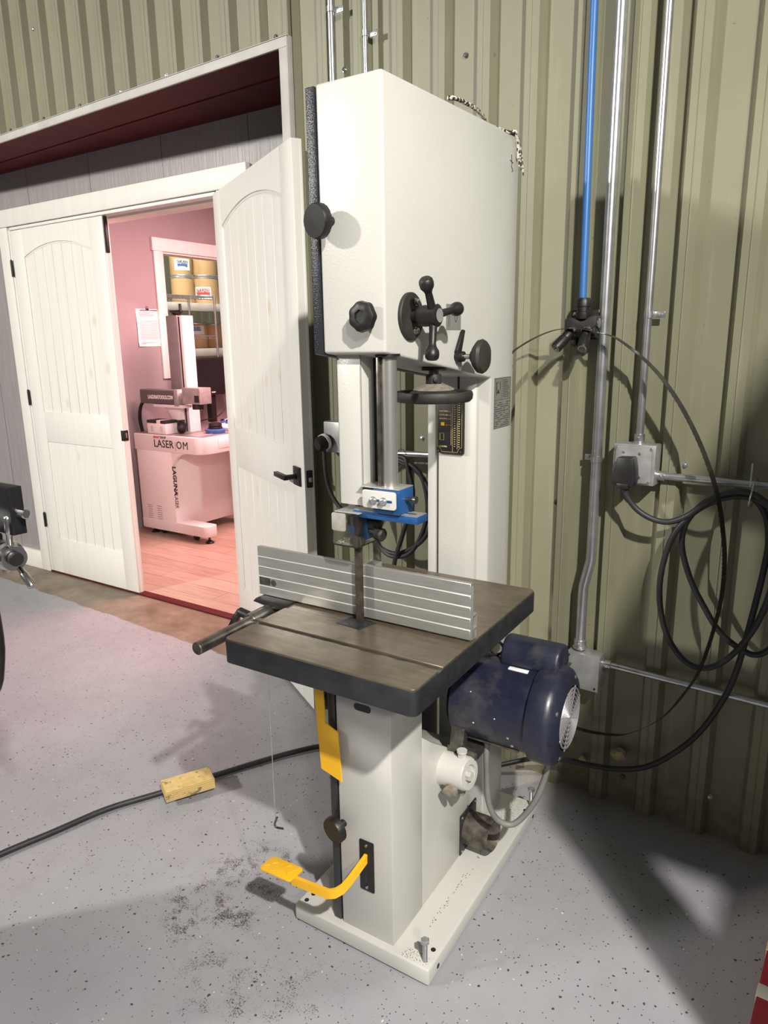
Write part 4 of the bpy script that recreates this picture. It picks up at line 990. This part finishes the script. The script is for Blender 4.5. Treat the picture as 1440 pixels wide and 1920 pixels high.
obj('cable', MB().tube([(-0.27, 2.10, 1.118) if p is None else p for p in cab]+[(-0.225, 2.105, 1.08), (-0.205, 2.105, 1.0), (-0.20, 2.11, 0.90), (-0.205, 2.11, 0.80), (-0.195, 2.11, 0.72), (-0.235, 2.115, 0.672), (-0.289, 2.118, 0.684), (-0.341, 2.12, 0.722), (-0.385, 2.12, 0.785), (-0.426, 2.12, 0.856), (-0.457, 2.12, 0.945), (-0.457, 2.12, 1.011), (-0.433, 2.12, 1.063), (-0.393, 2.12, 1.103), (-0.335, 2.12, 1.126), (-0.285, 2.118, 1.118), (-0.250, 2.118, 1.07), (-0.238, 2.118, 1.0), (-0.242, 2.118, 0.918), (-0.254, 2.118, 0.808), (-0.267, 2.118, 0.706), (-0.282, 2.118, 0.606), (-0.307, 2.118, 0.512), (-0.362, 2.118, 0.386), (-0.434, 2.115, 0.286), (-0.512, 2.11, 0.215), (-0.598, 2.105, 0.180), (-0.689, 2.10, 0.164), (-0.76, 2.10, 0.156), (-0.86, 2.10, 0.13), (-1.0, 2.08, 0.06), (-1.10, 2.04, 0.02)], 0.0086, 12, 5), 'rubber', pc, world=True)
zt = thing('cable_tie', 'pale zip tie holding the black cord to the upper conduit', 'cable tie', (-0.29, 2.08, 1.13))
obj('loop', MB().tube([(-0.290, 2.074, 1.105), (-0.287, 2.070, 1.135), (-0.286, 2.130, 1.175), (-0.286, 2.166, 1.15), (-0.290, 2.13, 1.098)], 0.0022, 6, 4, True), 'galv', zt, world=True)
obj('tail', MB().box(-0.2925, -0.2885, 2.069, 2.0705, 1.16, 1.222), 'galv', zt, world=True)
# coil of cord behind the saw, seen through the throat
th = thing('power_cord', 'black cord coiled on the wall behind the saw throat', 'power cord', (-1.40, 2.10, 1.0))
cc_ = []
for k in range(30):
    a = math.radians(80-k*36); R1 = 0.155+0.012*math.sin(k*1.7)
    cc_.append((-1.475+R1*math.cos(a)+0.004*k*0.3, 2.095+0.003*(k % 4), 0.955+R1*1.18*math.sin(a)))
obj('cable', MB().tube([(-1.80, 2.10, 1.17), (-1.79, 2.10, 1.02), (-1.74, 2.10, 0.93), (-1.66, 2.10, 0.90), (-1.60, 2.10, 1.04), (-1.53, 2.10, 1.12)]+cc_[:21]+[(-1.40, 2.09, 1.11), (-1.375, 2.085, 1.0), (-1.42, 2.08, 0.85), (-1.46, 2.08, 0.72), (-1.47, 2.08, 0.5), (-1.47, 2.08, 0.25), (-1.50, 2.06, 0.02)], 0.0086, 12, 5), 'rubber', th, world=True)
obj('plug', MB().lathe([(0.030, 0), (0.032, 0.01), (0.028, 0.04), (0.018, 0.055), (0.0, 0.055)], (-1.795, 2.115, 1.175), (-0.1, -1, -0.25), 24), 'black', th, world=True)
obj('plug_band', MB().lathe([(0.0325, 0.008), (0.0325, 0.022)], (-1.795, 2.115, 1.175), (-0.1, -1, -0.25), 24), 'paper', th, world=True)
rb = thing('outlet_box', 'round outlet box with cord plugged in, in the gap behind the open door', 'outlet box', (-1.77, 2.14, 1.19))
obj('box', MB().box(-1.815, -1.695, 2.118, 2.168, 1.13, 1.25, 0.006), 'castbox', rb, world=True)
z_ = thing('cable_tie', 'pale zip tie on the level conduit seen through the saw throat', 'cable tie', (-1.46, 2.10, 1.14))
obj('loop', MB().tube([(-1.46, 2.08, 1.12), (-1.455, 2.12, 1.165), (-1.452, 2.165, 1.14), (-1.455, 2.12, 1.10)], 0.002, 6, 4, True), 'galv', z_, world=True)
obj('tail', MB().tube([(-1.46, 2.08, 1.12), (-1.475, 2.07, 1.10), (-1.45, 2.07, 1.085), (-1.465, 2.07, 1.13)], 0.0014, 5, 3), 'galv', z_, world=True)
# spare blade hung on the manifold: a thin ribbon loop with teeth
def ribbon(P, wdt, n=10):
    m_ = MB(); Q = []
    V_ = [Vector(p) for p in P]; N_ = len(V_)
    for i in range(N_-1):
        g_ = lambda j: V_[min(max(j, 0), N_-1)]
        for s in range(n):
            t = s/n; p0, p1, p2, p3 = g_(i-1), g_(i), g_(i+1), g_(i+2)
            Q.append(0.5*((2*p1)+(-p0+p2)*t+(2*p0-5*p1+4*p2-p3)*t*t+(-p0+3*p1-3*p2+p3)*t**3))
    Q.append(V_[-1])
    prev = None
    for i, q in enumerate(Q):
        d = (Q[min(i+1, len(Q)-1)]-Q[max(i-1, 0)]).normalized()
        wv_ = Vector((-0.45*min(1, max(0, (q.x+0.79)*4)), -1, 0)).normalized(); nn = d.cross(wv_).normalized()*0.0006
        tw = q.y*0
        a = [m_.bm.verts.new(p) for p in (q-wv_*wdt/2-nn, q+wv_*wdt/2-nn, q+wv_*wdt/2+nn, q-wv_*wdt/2+nn)]
        if prev:
            for k in range(4): m_.bm.faces.new((prev[k], prev[(k+1) % 4], a[(k+1) % 4], a[k]))
        prev = a
        tb_ = [m_.bm.verts.new(p) for p in (q+wv_*wdt/2-nn, q+wv_*(wdt/2+0.0035), q+wv_*wdt/2+d*0.006)]
        m_.bm.faces.new(tb_)
    return m_
lp = [(-0.709, 2.125, 0.270), (-0.63, 2.115, 0.289), (-0.563, 2.10, 0.323), (-0.471, 2.09, 0.409), (-0.403, 2.075, 0.528), (-0.366, 2.065, 0.624), (-0.337, 2.06, 0.78), (-0.330, 2.06, 0.894), (-0.341, 2.06, 1.016), (-0.378, 2.06, 1.164), (-0.453, 2.065, 1.321), (-0.548, 2.07, 1.451), (-0.658, 2.075, 1.540), (-0.721, 2.074, 1.564), (-0.791, 2.072, 1.577), (-0.869, 2.076, 1.572), (-0.963, 2.09, 1.535), (-1.02, 2.09, 1.49), (-1.10, 2.10, 1.38), (-1.16, 2.11, 1.2), (-1.19, 2.12, 0.95), (-1.16, 2.125, 0.7), (-1.08, 2.13, 0.48), (-0.96, 2.13, 0.34), (-0.82, 2.13, 0.276), (-0.709, 2.125, 0.270)]
obj('coiled_blade', ribbon(lp, 0.019, 10), 'loopblade', smooth=False, loc=(-0.79, 2.08, 1.577), label='spare toothed saw blade hung in a wide loop over the air outlet', cat='saw blade')
# foam lumps
def lump(c_, r, sc, label, seed):
    random.seed(seed); m_ = MB().sphere((0, 0, 0), r, sc, 10)
    for v_ in m_.bm.verts: v_.co += Vector([random.uniform(-1, 1)*r*0.16 for _ in range(3)])
    m_.xf(Matrix.Translation(c_)); obj('foam_lump', m_, 'foam', smooth=False, loc=c_, label=label, cat='foam')
lump((-0.612, 2.165, 0.197), 0.024, (1.1, 1.0, 0.8), 'tan foam lump stuck to the wall under the grey box, larger one', 2)
lump((-0.735, 2.175, 0.125), 0.018, (0.8, 0.8, 0.8), 'tan foam lump at the wall foot behind the motor, smaller one', 3)
random.seed(11)

# ================================================================== FLOOR ITEMS
fc = [(-2.16, 0.55, 0.012), (-2.10, 0.837, 0.012), (-2.061, 0.989, 0.012), (-2.02, 1.16, 0.012), (-1.945, 1.316, 0.012), (-1.873, 1.48, 0.012), (-1.797, 1.642, 0.012), (-1.735, 1.758, 0.014), (-1.66, 1.86, 0.018), (-1.56, 1.95, 0.012), (-1.42, 2.02, 0.012), (-1.1, 2.06, 0.012)]
obj('floor_cable', MB().tube(fc, 0.0098, 14, 6), 'rubber', loc=(-2.02, 1.16, 0.0), label='black cable lying across the grey floor under the wood block', cat='cable')
wb = MB().box(-0.085, 0.085, -0.042, 0.042, -0.019, 0.019, 0.0015, 2)
wb.xf(Matrix.Translation((-1.868, 1.383, 0.0405)) @ Matrix.Rotation(math.radians(64), 4, 'Z') @ Matrix.Rotation(math.radians(0), 4, 'Y'))
obj('wood_block', wb, 'wood', smooth=False, loc=(-1.868, 1.383, 0.02), label='short pine offcut resting on the black floor cable', cat='wood block')

# ================================================================== FOREGROUND MACHINE AT THE LEFT EDGE
mg = thing('milling_machine', 'black machine head with chrome spoked handle at the left edge of the photo', 'machine', (-1.5, 0.45, 0))
def G(n, mb, mat): return obj(n, mb, mat, mg, world=True)
G('head_block', MB().box(-1.62, -1.237, 0.598, 0.6235, 1.226, 1.312, 0.001), 'screen')
G('machine_body', MB().box(-2.05, -1.78, 0.10, 0.42, 0.0, 1.22, 0.02, 3), 'darkgrey')
G('column_tube', MB().tube([(-1.50, 0.60, 1.20), (-1.392, 0.60, 1.15), (-1.374, 0.60, 1.08), (-1.380, 0.60, 0.95), (-1.43, 0.58, 0.86), (-1.62, 0.48, 0.82), (-1.82, 0.36, 0.82)], 0.016, 16, 5), 'black')
G('shaft_stub', MB().cyl((-1.24, 0.613, 1.2655), (-1.212, 0.613, 1.2655), 0.0085, seg=24, bev=0.002), 'chrome')
hub = G('handle_hub', MB().lathe([(0.024, -0.02), (0.0265, -0.015), (0.0265, 0.012), (0.022, 0.016), (0.022, 0.034), (0.0, 0.034)], (-1.272, 0.60, 1.185), (1, -0.15, 0), 36), 'chrome')
obj('hub_face', MB().lathe([(0.021, 0), (0.021, 0.003), (0, 0.003)], (-1.292, 0.603, 1.185), (-1, 0.15, 0), 32), 'black', hub, world=True)
obj('hub_cap', MB().cyl((-1.238, 0.594, 1.186), (-1.224, 0.592, 1.186), 0.0125, seg=24, bev=0.002), 'black', hub, world=True)
for (a, b2) in (((-1.257, 0.60, 1.205), (-1.253, 0.60, 1.258)), ((-1.250, 0.603, 1.172), (-1.203, 0.602, 1.137)), ((-1.27, 0.61, 1.175), (-1.33, 0.62, 1.14))):
    a, b2 = Vector(a), Vector(b2); Ld = (b2-a).length
    G('handle_spoke', MB().lathe([(0.0055, 0), (0.0055, Ld*0.4), (0.0068, Ld*0.45), (0.0072, Ld*0.5), (0.0072, Ld-0.002), (0.006, Ld)], a, b2-a, 20), 'chrome')
G('head_neck', MB().box(-1.95, -1.32, 0.40, 0.62, 1.16, 1.215, 0.004), 'black')

# ================================================================== ADDED SHADOW CASTER, UNSEEN, PAST THE RIGHT EDGE (cut to throw the dark shadow)
rm = thing('shadow_caster', 'added unseen cut-out right of view, shaped to cast the dark shadow', 'shadow caster', (0.4, 0.9, 0))
def RR(n, mb, mat): return obj(n, mb, mat, rm, world=True)
RR('column', MB().prism([(0.42, 0.0), (0.34, 0.6), (0.275, 1.10), (0.20, 1.45), (0.17, 1.56), (0.31, 1.98), (0.50, 2.42), (1.05, 2.42), (1.05, 1.55), (0.455, 1.55), (0.345, 1.545), (0.300, 1.50), (0.345, 1.32), (0.40, 1.2), (0.46, 0.9), (0.52, 0.0)], 'y', 0.88, 0.94, 0.002), 'darkgrey')  # added silhouette, outline follows the shadow edge on wall and floor
RR('shadow_panel', MB().prism([(0.357, 1.315), (0.456, 1.552), (1.05, 1.552), (1.05, 0.25), (0.50, 0.25), (0.42, 0.9)], 'y', 0.89, 0.93, 0.002), 'midgrey')  # added infill that leaves the triangular light gap in the shadow
# red and bare wood crate corner at the right bottom edge
cr_ = thing('crate', 'chipped red and bare wood crate corner at the bottom right edge', 'crate', (0.1, 1.6, 0))
obj('boards', MB().box(-0.095, 0.25, 1.30, 2.02, 0.0, 0.055, 0.002), 'redpaint', cr_, world=True)
obj('slat', MB().box(-0.097, 0.25, 1.74, 2.022, 0.03, 0.058, 0.002), 'wood', cr_, world=True)

obj('slat', MB().box(-0.097, 0.25, 1.585, 1.625, 0.03, 0.058, 0.002), 'trimpaint', cr_, world=True)

# ================================================================== OFFICE CONTENT (door frame coordinates)
def P_(name, label, cat, u, v, z=0, group=None): return thing(name, label, cat, tuple(DM @ Vector((u, v, z))), DR, group)
def OD(n, mb, mat, par, **k):
    """mb given in door-frame coordinates"""
    mb.xf(DM); return obj(n, mb, mat, par, world=True, **k)
la = P_('laser_marker', 'white laser marking cabinet on castors with a tall column in the pink office', 'laser machine', -1.3, 1.3)
bd = OD('cabinet', MB().box(-1.68, -1.265, 1.0, 1.72, 0.085, 0.74, 0.006).box(-1.68, -0.95, 1.62, 1.74, 0.085, 0.74, 0.006), 'laserbody', la)
sl = rrect(-1.69, -0.90, 0.995, 1.76, 0.10, 8); sl = [p for p in sl]
sl2 = [(-1.69, 0.995)]+[p for p in sl if p[0] > -1.5 and p[1] < 1.3]+[p for p in sl if p[0] > -1.5 and p[1] > 1.3]+[(-1.69, 1.76)]
OD('table_slab', MB().prism(sl2, 'z', 0.722, 0.852, 0.005), 'laserbody', la)
kn_ = [(-1.265, 1.003), (-1.265, 0.60)]
OD('knee_gusset', MB().prism([(-1.27, 0.73), (-1.27, 0.60), (-1.23, 0.66), (-1.18, 0.70), (-1.10, 0.722)], 'y', 1.004, 1.03), 'laserbody', la)
OD('foot_rail', MB().prism([(-1.68, 0.998)]+[q for q in rrect(-1.69, -0.92, 0.998, 1.13, 0.05, 6) if q[0] > -1.5 and q[1] < 1.064]+[q for q in rrect(-1.69, -0.92, 0.998, 1.13, 0.05, 6) if q[0] > -1.5 and q[1] > 1.064]+[(-1.68, 1.13)], 'z', 0.066, 0.150, 0.004), 'laserbody', la)
OD('perforated_top', MB().box(-1.25, -0.93, 1.03, 1.73, 0.8515, 0.8545, 0.001), 'midgrey', la)
hl = MB()
for k in range(16): hl.box(-1.20, -1.08+0.06, 1.08+k*0.028, 1.088+k*0.028, 0.8543, 0.8550)
OD('top_slots', hl, 'laserbody', la)
OD('rear_top', MB().box(-1.68, -1.26, 1.01, 1.74, 0.8515, 0.8555, 0.001), 'midgrey', la)
OD('drawer_front', MB().box(-0.9005, -0.897, 1.16, 1.62, 0.755, 0.825, 0.002), 'laserbody', la)
vt = MB()
for c0 in (-1.60, -1.485):
    for k in range(7): vt.box(c0, c0+0.055, 0.9985, 1.001, 0.155+k*0.018, 0.159+k*0.018)
OD('vent_slots', vt, 'midgrey', la)
for (u, v) in ((-1.635, 1.08), (-0.965, 1.06), (-1.635, 1.66)):
    OD('leveling_foot', MB().lathe([(0.034, 0), (0.034, 0.006), (0.014, 0.024), (0.009, 0.028), (0.009, 0.10)], (u, v, 0.008), (0, 0, 1), 20), 'black', la)
for (u, v) in ((-1.53, 1.09), (-1.12, 1.07)):
    OD('castor', MB().cyl((u-0.012, v, 0.036), (u+0.012, v, 0.036), 0.028, seg=20, bev=0.003).cyl((u, v, 0.05), (u, v, 0.09), 0.012, seg=10), 'black', la)
# lettering
def label_front(s, size, u, z, mat, sx=1.0, bold=0.0, vv=0.9965, name='lettering', rot=None, shear=0):
    t_ = text_bm(s, size, 0.0006, sx, shear, bold)
    Mx = FRONT if rot is None else FRONT @ rot
    OD(name, place(t_, Mx, (u, vv, z)), mat, la)
label_front('SMART', 0.026, -1.452, 0.827, 'inkred', 1.0, 0.0004, 0.9935)
label_front('SHOP', 0.026, -1.368, 0.827, 'ink', 1.0, 0.0004, 0.9935)
label_front('LASER', 0.086, -1.452, 0.757, 'ink', 1.0, 0.0005, 0.9935)
label_front('|', 0.075, -1.205, 0.757, 'inkred', 0.7, 0.0, 0.9935)
label_front('O', 0.086, -1.190, 0.757, 'ink', 0.95, 0.0005, 0.9935)
label_front('M', 0.086, -1.118, 0.757, 'ink', 0.95, 0.0, 0.9935)
label_front('LAGUNA', 0.058, -1.262, 0.612, 'ink', 1.0, 0.0018, 0.999, rot=Matrix.Rotation(-PI/2, 4, 'Z'))
label_front('LASER', 0.058, -1.262, 0.388, 'ink', 0.75, 0.0, 0.999, rot=Matrix.Rotation(-PI/2, 4, 'Z'))
# column, head
clm = OD('column', MB().box(-1.47, -1.345, 1.235, 1.36, 0.855, 1.772, 0.003), 'midgrey', la)
OD('column_face', MB().box(-1.345, -1.29, 1.24, 1.355, 0.855, 1.770, 0.002), 'laserbody', la)
OD('column_slot', MB().box(-1.332, -1.318, 1.2385, 1.2405, 0.86, 1.76), 'ink', la)
OD('column_crank', MB().cyl((-1.40, 1.29, 1.77), (-1.40, 1.29, 1.80), 0.02, seg=16).box(-1.47, -1.34, 1.278, 1.302, 1.798, 1.815, 0.003).cyl((-1.355, 1.29, 1.81), (-1.355, 1.29, 1.862), 0.011, seg=14).lathe([(0.02, 0), (0.045, 0.022), (0.045, 0.026), (0, 0.026)], (-1.40, 1.29, 1.772), (0, 0, 1), 24), 'black', la)
hd = OD('laser_head', MB().box(-1.705, -1.29, 1.10, 1.20, 1.085, 1.200, 0.012, 3), 'darkgrey', la)
OD('head_plate', MB().box(-1.29, -1.245, 1.095, 1.205, 1.075, 1.205, 0.004), 'castbox', la)
OD('head_base', MB().box(-1.55, -1.20, 1.105, 1.225, 1.060, 1.083, 0.003), 'laserbody', la)
OD('head_bracket', MB().prism([(-1.50, 1.06), (-1.44, 1.04), (-1.41, 1.0), (-1.39, 0.96), (-1.30, 0.96), (-1.30, 1.06)], 'y', 1.15, 1.20, 0.002), 'laserbody', la)
OD('scan_head', MB().box(-1.18, -0.985, 1.085, 1.205, 1.098, 1.222, 0.003), 'castbox', la)
OD('scan_neck', MB().cyl((-1.25, 1.15, 1.155), (-1.17, 1.15, 1.155), 0.042, seg=24), 'chrome', la)
OD('scan_lens', MB().cyl((-1.08, 1.15, 1.098), (-1.08, 1.15, 1.055), 0.045, seg=24), 'black', la)
OD('scan_label', MB().box(-1.045, -0.995, 1.0835, 1.0853, 1.112, 1.165), 'ink', la)
t_ = text_bm('LAGUNATOOLS.COM', 0.042, 0.0006, 0.72, 0, 0.0012)
OD('head_lettering', place(t_, FRONT, (-1.60, 1.0985, 1.127)), 'paper', la)
OD('head_cable', MB().tube([(-1.70, 1.15, 1.12), (-1.76, 1.15, 1.06), (-1.80, 1.16, 0.98), (-1.815, 1.18, 0.86), (-1.80, 1.25, 0.5), (-1.78, 1.3, 0.10)], 0.014, 12, 5), 'black', la)
# things on the laser table
bx = P_('carton', 'small white carton with a black lid band on the laser cabinet', 'carton', -1.47, 1.08, 0.856)
OD('box', MB().box(-1.56, -1.345, 1.035, 1.155, 0.856, 0.940, 0.001), 'paper', bx)
OD('lid_band', MB().box(-1.562, -1.343, 1.033, 1.157, 0.938, 0.962, 0.001), 'ink', bx)
OD('lid_window', MB().box(-1.445, -1.40, 1.0325, 1.1575, 0.9385, 0.9625), 'paper', bx)
g = MB()
for k in range(5): g.box(-1.52, -1.50+0.01*random.random(), 1.0342, 1.0352, 0.875+k*0.009, 0.877+k*0.009); g.box(-1.41, -1.375, 1.0342, 1.0352, 0.875+k*0.009, 0.877+k*0.009)
OD('print', g, 'ink', bx)
bg_ = MB().sphere((-1.275, 1.14, 0.905), 0.05, (0.75, 0.8, 1.05), 16)
for v_ in bg_.bm.verts: v_.co += Vector([random.uniform(-.004, .004) for _ in range(3)])
bg_.xf(DM); obj('cloth_pouch', bg_, 'black', loc=tuple(DM @ Vector((-1.275, 1.14, 0.856))), label='crumpled black pouch beside the carton on the laser cabinet', cat='pouch')
tpz = P_('tape_roll', 'black disc tool in a blue ring on the perforated laser table', 'tape roll', -1.09, 1.24, 0.856)
OD('blue_ring', MB().lathe([(0.075, 0), (0.078, 0.004), (0.078, 0.028), (0.072, 0.032), (0.0, 0.032)], (-1.065, 1.30, 0.8555), (0, 0, 1), 32), 'bluetape', tpz)
OD('black_core', MB().lathe([(0.055, 0.03), (0.058, 0.04), (0.055, 0.048), (0.050, 0.05), (0.054, 0.058), (0.050, 0.075), (0.042, 0.08), (0.0, 0.08)], (-1.065, 1.30, 0.8555), (0, 0, 1), 32), 'black', tpz)
pn = P_('control_panel', 'white sloped control box with blue buttons beside the monitor', 'control box', -1.0, 1.55, 0.856)
OD('housing', MB().prism([(1.42, 0.856), (1.42, 0.885), (1.72, 0.96), (1.735, 0.856)], 'x', -1.25, -0.93, 0.006), 'laserbody', pn)
for k in range(4):
    OD('button', MB().cyl((-1.20+k*0.06, 1.52, 0.905), (-1.20+k*0.06, 1.515, 0.927), 0.022, seg=18), 'bluetape', pn)
    OD('button_cap', MB().cyl((-1.20+k*0.06, 1.516, 0.920), (-1.20+k*0.06, 1.512, 0.936), 0.014, seg=16), 'black', pn)
rd = OD('red_tab', MB().box(-1.24, -1.17, 1.345, 1.365, 0.8555, 0.870, 0.002), 'inkred', la)
mn = P_('monitor', 'black computer monitor behind the laser column in the office', 'monitor', -1.5, 1.9, 0.856)
OD('screen', MB().box(-1.604, -1.6, 1.565, 2.13, 1.16, 1.42), 'screen', mn)
OD('bezel', MB().box(-1.64, -1.603, 1.54, 2.15, 1.105, 1.435, 0.004), 'black', mn)
OD('brand_mark', place(text_bm('PHILIPS', 0.014, 0.0005, 1.0, 0, 0.0005), SIDE, (-1.602, 1.80, 1.125)), 'paper', mn)
OD('stand_arm', MB().box(-1.70, -1.64, 1.82, 1.88, 0.86, 1.30, 0.004), 'black', mn)
OD('cord', MB().tube([(-1.60, 1.95, 1.11), (-1.56, 1.95, 1.02), (-1.55, 1.80, 0.92), (-1.54, 1.60, 0.90), (-1.50, 1.50, 0.87), (-1.46, 1.44, 0.86)], 0.005, 8, 5).tube([(-1.61, 1.66, 1.11), (-1.58, 1.65, 1.00), (-1.55, 1.55, 0.92)], 0.004, 8, 5), 'black', mn)
# paper pinned on the wall
pa = P_('paper_sheet', 'printed form clipped to the wall left of the office window', 'paper', UW, 1.38, 1.55)
pm = MB()
nx, nz = 6, 8
gv = [[pm.bm.verts.new((UW+0.004+0.004*math.sin(i*1.3+j*.5)+(0.010 if j == 0 and i == 0 else 0), 1.252+0.25*i/nx, 1.537+0.305*j/nz)) for i in range(nx+1)] for j in range(nz+1)]
for j in range(nz):
    for i in range(nx): pm.bm.faces.new((gv[j][i], gv[j][i+1], gv[j+1][i+1], gv[j+1][i]))
OD('sheet', pm, 'paper', pa)
pr_ = MB()
for k in range(15): pr_.box(UW+0.0095, UW+0.0105, 1.275, 1.48, 1.60+k*0.0105, 1.6012+k*0.0105)
for k in range(4): pr_.box(UW+0.0095, UW+0.0105, 1.275, 1.275+0.1+0.1*random.random(), 1.785+k*0.011, 1.7865+k*0.011)
pr_.box(UW+0.0095, UW+0.0105, 1.29, 1.47, 1.829, 1.8335); pr_.box(UW+0.0095, UW+0.0105, 1.275, 1.33, 1.560, 1.5615); pr_.box(UW+0.0095, UW+0.0105, 1.275, 1.46, 1.570, 1.5712)
OD('print', pr_, 'ink', pa)
OD('clip', MB().box(UW, UW+0.014, 1.352, 1.378, 1.832, 1.846, 0.001).tube([(UW+0.008, 1.357, 1.846), (UW+0.008, 1.358, 1.862), (UW+0.008, 1.372, 1.862), (UW+0.008, 1.373, 1.846)], 0.0015, 6, 1), 'black', pa)

# storage seen through the window
ws = P_('wire_shelf', 'chrome wire shelving unit standing outside the office window', 'shelf', -2.4, 2.3)
for v in (1.25, 2.68):
    for u in (-2.40, -2.78):
        OD('post', MB().cyl((u, v, 0.0), (u, v, 2.03), 0.0125, seg=12), 'wire', ws)
for z in (2.015, 1.63, 1.20, 0.5):
    m_ = MB()
    for u in (-2.40, -2.78):
        for dz in (0, -0.028): m_.cyl((u, 1.25, z+dz), (u, 2.68, z+dz), 0.0035, seg=8)
        n = 36
        for k in range(n):
            va = 1.25+1.43*k/n; vb = va+1.43/n/2
            m_.cyl((u, va, z), (u, vb, z-0.028), 0.0024, seg=6); m_.cyl((u, vb, z-0.028), (u, va+1.43/n, z), 0.0024, seg=6)
    for k in range(45): m_.cyl((-2.40, 1.25+1.43*k/44, z), (-2.78, 1.25+1.43*k/44, z), 0.0018, seg=6)
    for v in (1.25, 2.68): m_.cyl((-2.40, v, z), (-2.78, v, z), 0.0035, seg=8)
    OD('wire_deck', m_, 'wire', ws)
rk = P_('pallet_rack', 'pallet rack with pale beams holding the fibre drums', 'rack', -3.3, 3.4)
for z in (1.995, 1.50, 1.22):
    OD('beam', MB().box(-3.12, -3.06, 2.0, 5.0, z-0.085, z-0.0, 0.003), 'rackwhite', rk)
    OD('deck', MB().box(-4.1, -3.10, 2.0, 5.0, z-0.03, z-0.005, 0.002), 'rackwhite', rk)
OD('upright', MB().box(-3.14, -3.06, 2.13, 2.21, 0, 3.0, 0.003), 'rackwhite', rk)
OD('upright', MB().box(-4.14, -4.06, 2.13, 2.21, 0, 3.0, 0.003), 'rackwhite', rk)
def drum(u, v, z, r, h_, label, lbl, txt=None, col='inkblue', group='fibre drums on the rack'):
    d_ = P_('fibre_drum', label, 'drum', u, v, z, group)
    OD('barrel', MB().lathe([(r-0.002, 0.0), (r, 0.004), (r, h_-0.02), (0, h_-0.02)], (u, v, z), (0, 0, 1), 40), 'drum', d_)
    OD('rim', MB().lathe([(r, h_-0.024), (r+0.006, h_-0.020), (r+0.004, h_-0.014), (r+0.006, h_-0.006), (r, h_), (0, h_)], (u, v, z), (0, 0, 1), 40), 'wire', d_)
    OD('rim', MB().lathe([(r, 0.0), (r+0.004, 0.004), (r, 0.012)], (u, v, z), (0, 0, 1), 40), 'wire', d_)
    if lbl:
        m_ = MB(); a0, a1, za, zb = lbl; n = 8; pv_ = None
        for k in range(n+1):
            a = math.radians(a0+(a1-a0)*k/n)
            q = [m_.bm.verts.new((u+(r+0.0015)*math.cos(a), v+(r+0.0015)*math.sin(a), zz)) for zz in (za, zb)]
            if pv_: m_.bm.faces.new((pv_[0], q[0], q[1], pv_[1]))
            pv_ = q
        lo = OD('paper_label', m_, 'paper', d_)
        am = math.radians((a0+a1)/2)
        Mx = Matrix.Rotation(am+PI/2, 4, 'Z') @ FRONT
        c0 = Vector((u+(r+0.006)*math.cos(am), v+(r+0.006)*math.sin(am), za+(zb-za)*0.62))
        if txt:
            tt = text_bm(txt, (zb-za)*0.36, 0.0008, 0.82, 0, 0.001, 'CENTER')
            OD('label_print', place(tt, Mx, c0), 'ink' if col == 'inkblue' else col, lo)
            bb = MB().box(-0.05*r/0.12, 0.05*r/0.12, (zb-za)*-0.22, (zb-za)*-0.06, -0.001, 0.001); 
            OD('label_band', place(bb, Mx, c0), col, lo)
drum(-3.45, 3.215, 1.995, 0.128, 0.315, 'slim fibre drum under the labelled one, left on the upper rack', None)
drum(-3.45, 3.215, 2.311, 0.128, 0.25, 'slim fibre drum with a blue striped TEFLON label on the upper rack', (-75, 5, 2.37, 2.49), 'TEFLON')
drum(-3.45, 3.545, 1.995, 0.185, 0.325, 'wide fibre drum with a white label, lower one of the upper rack stack', (-75, -18, 2.06, 2.20), 'NARDO', 'inkred')
drum(-3.45, 3.545, 2.322, 0.185, 0.34, 'wide unlabelled fibre drum on top of the upper rack stack', None)
drum(-3.45, 3.05, 1.50, 0.122, 0.29, 'fibre drum at the left end of the lower rack row', None)
drum(-3.45, 3.345, 1.50, 0.150, 0.30, 'fibre drum with a TEFLON label in the lower rack row', (-80, 5, 1.66, 1.76), 'TEFLON')
drum(-3.45, 3.64, 1.50, 0.125, 0.29, 'plain fibre drum right of the labelled one in the lower rack row', None)
drum(-3.45, 3.93, 1.50, 0.125, 0.29, 'plain fibre drum nearest the open door in the lower rack row', None)
# green wall behind the racks
bw = MB()
for q in range(62):
    v = 0.6+q*0.16
    bw.box(-5.30, -5.28, v, v+0.10, 0, 4.5); bw.box(-5.29, -5.25, v+0.10, v+0.16, 0, 4.5)
bw.xf(DM)
obj('wall_storage', bw, 'green', smooth=False, kind='structure')
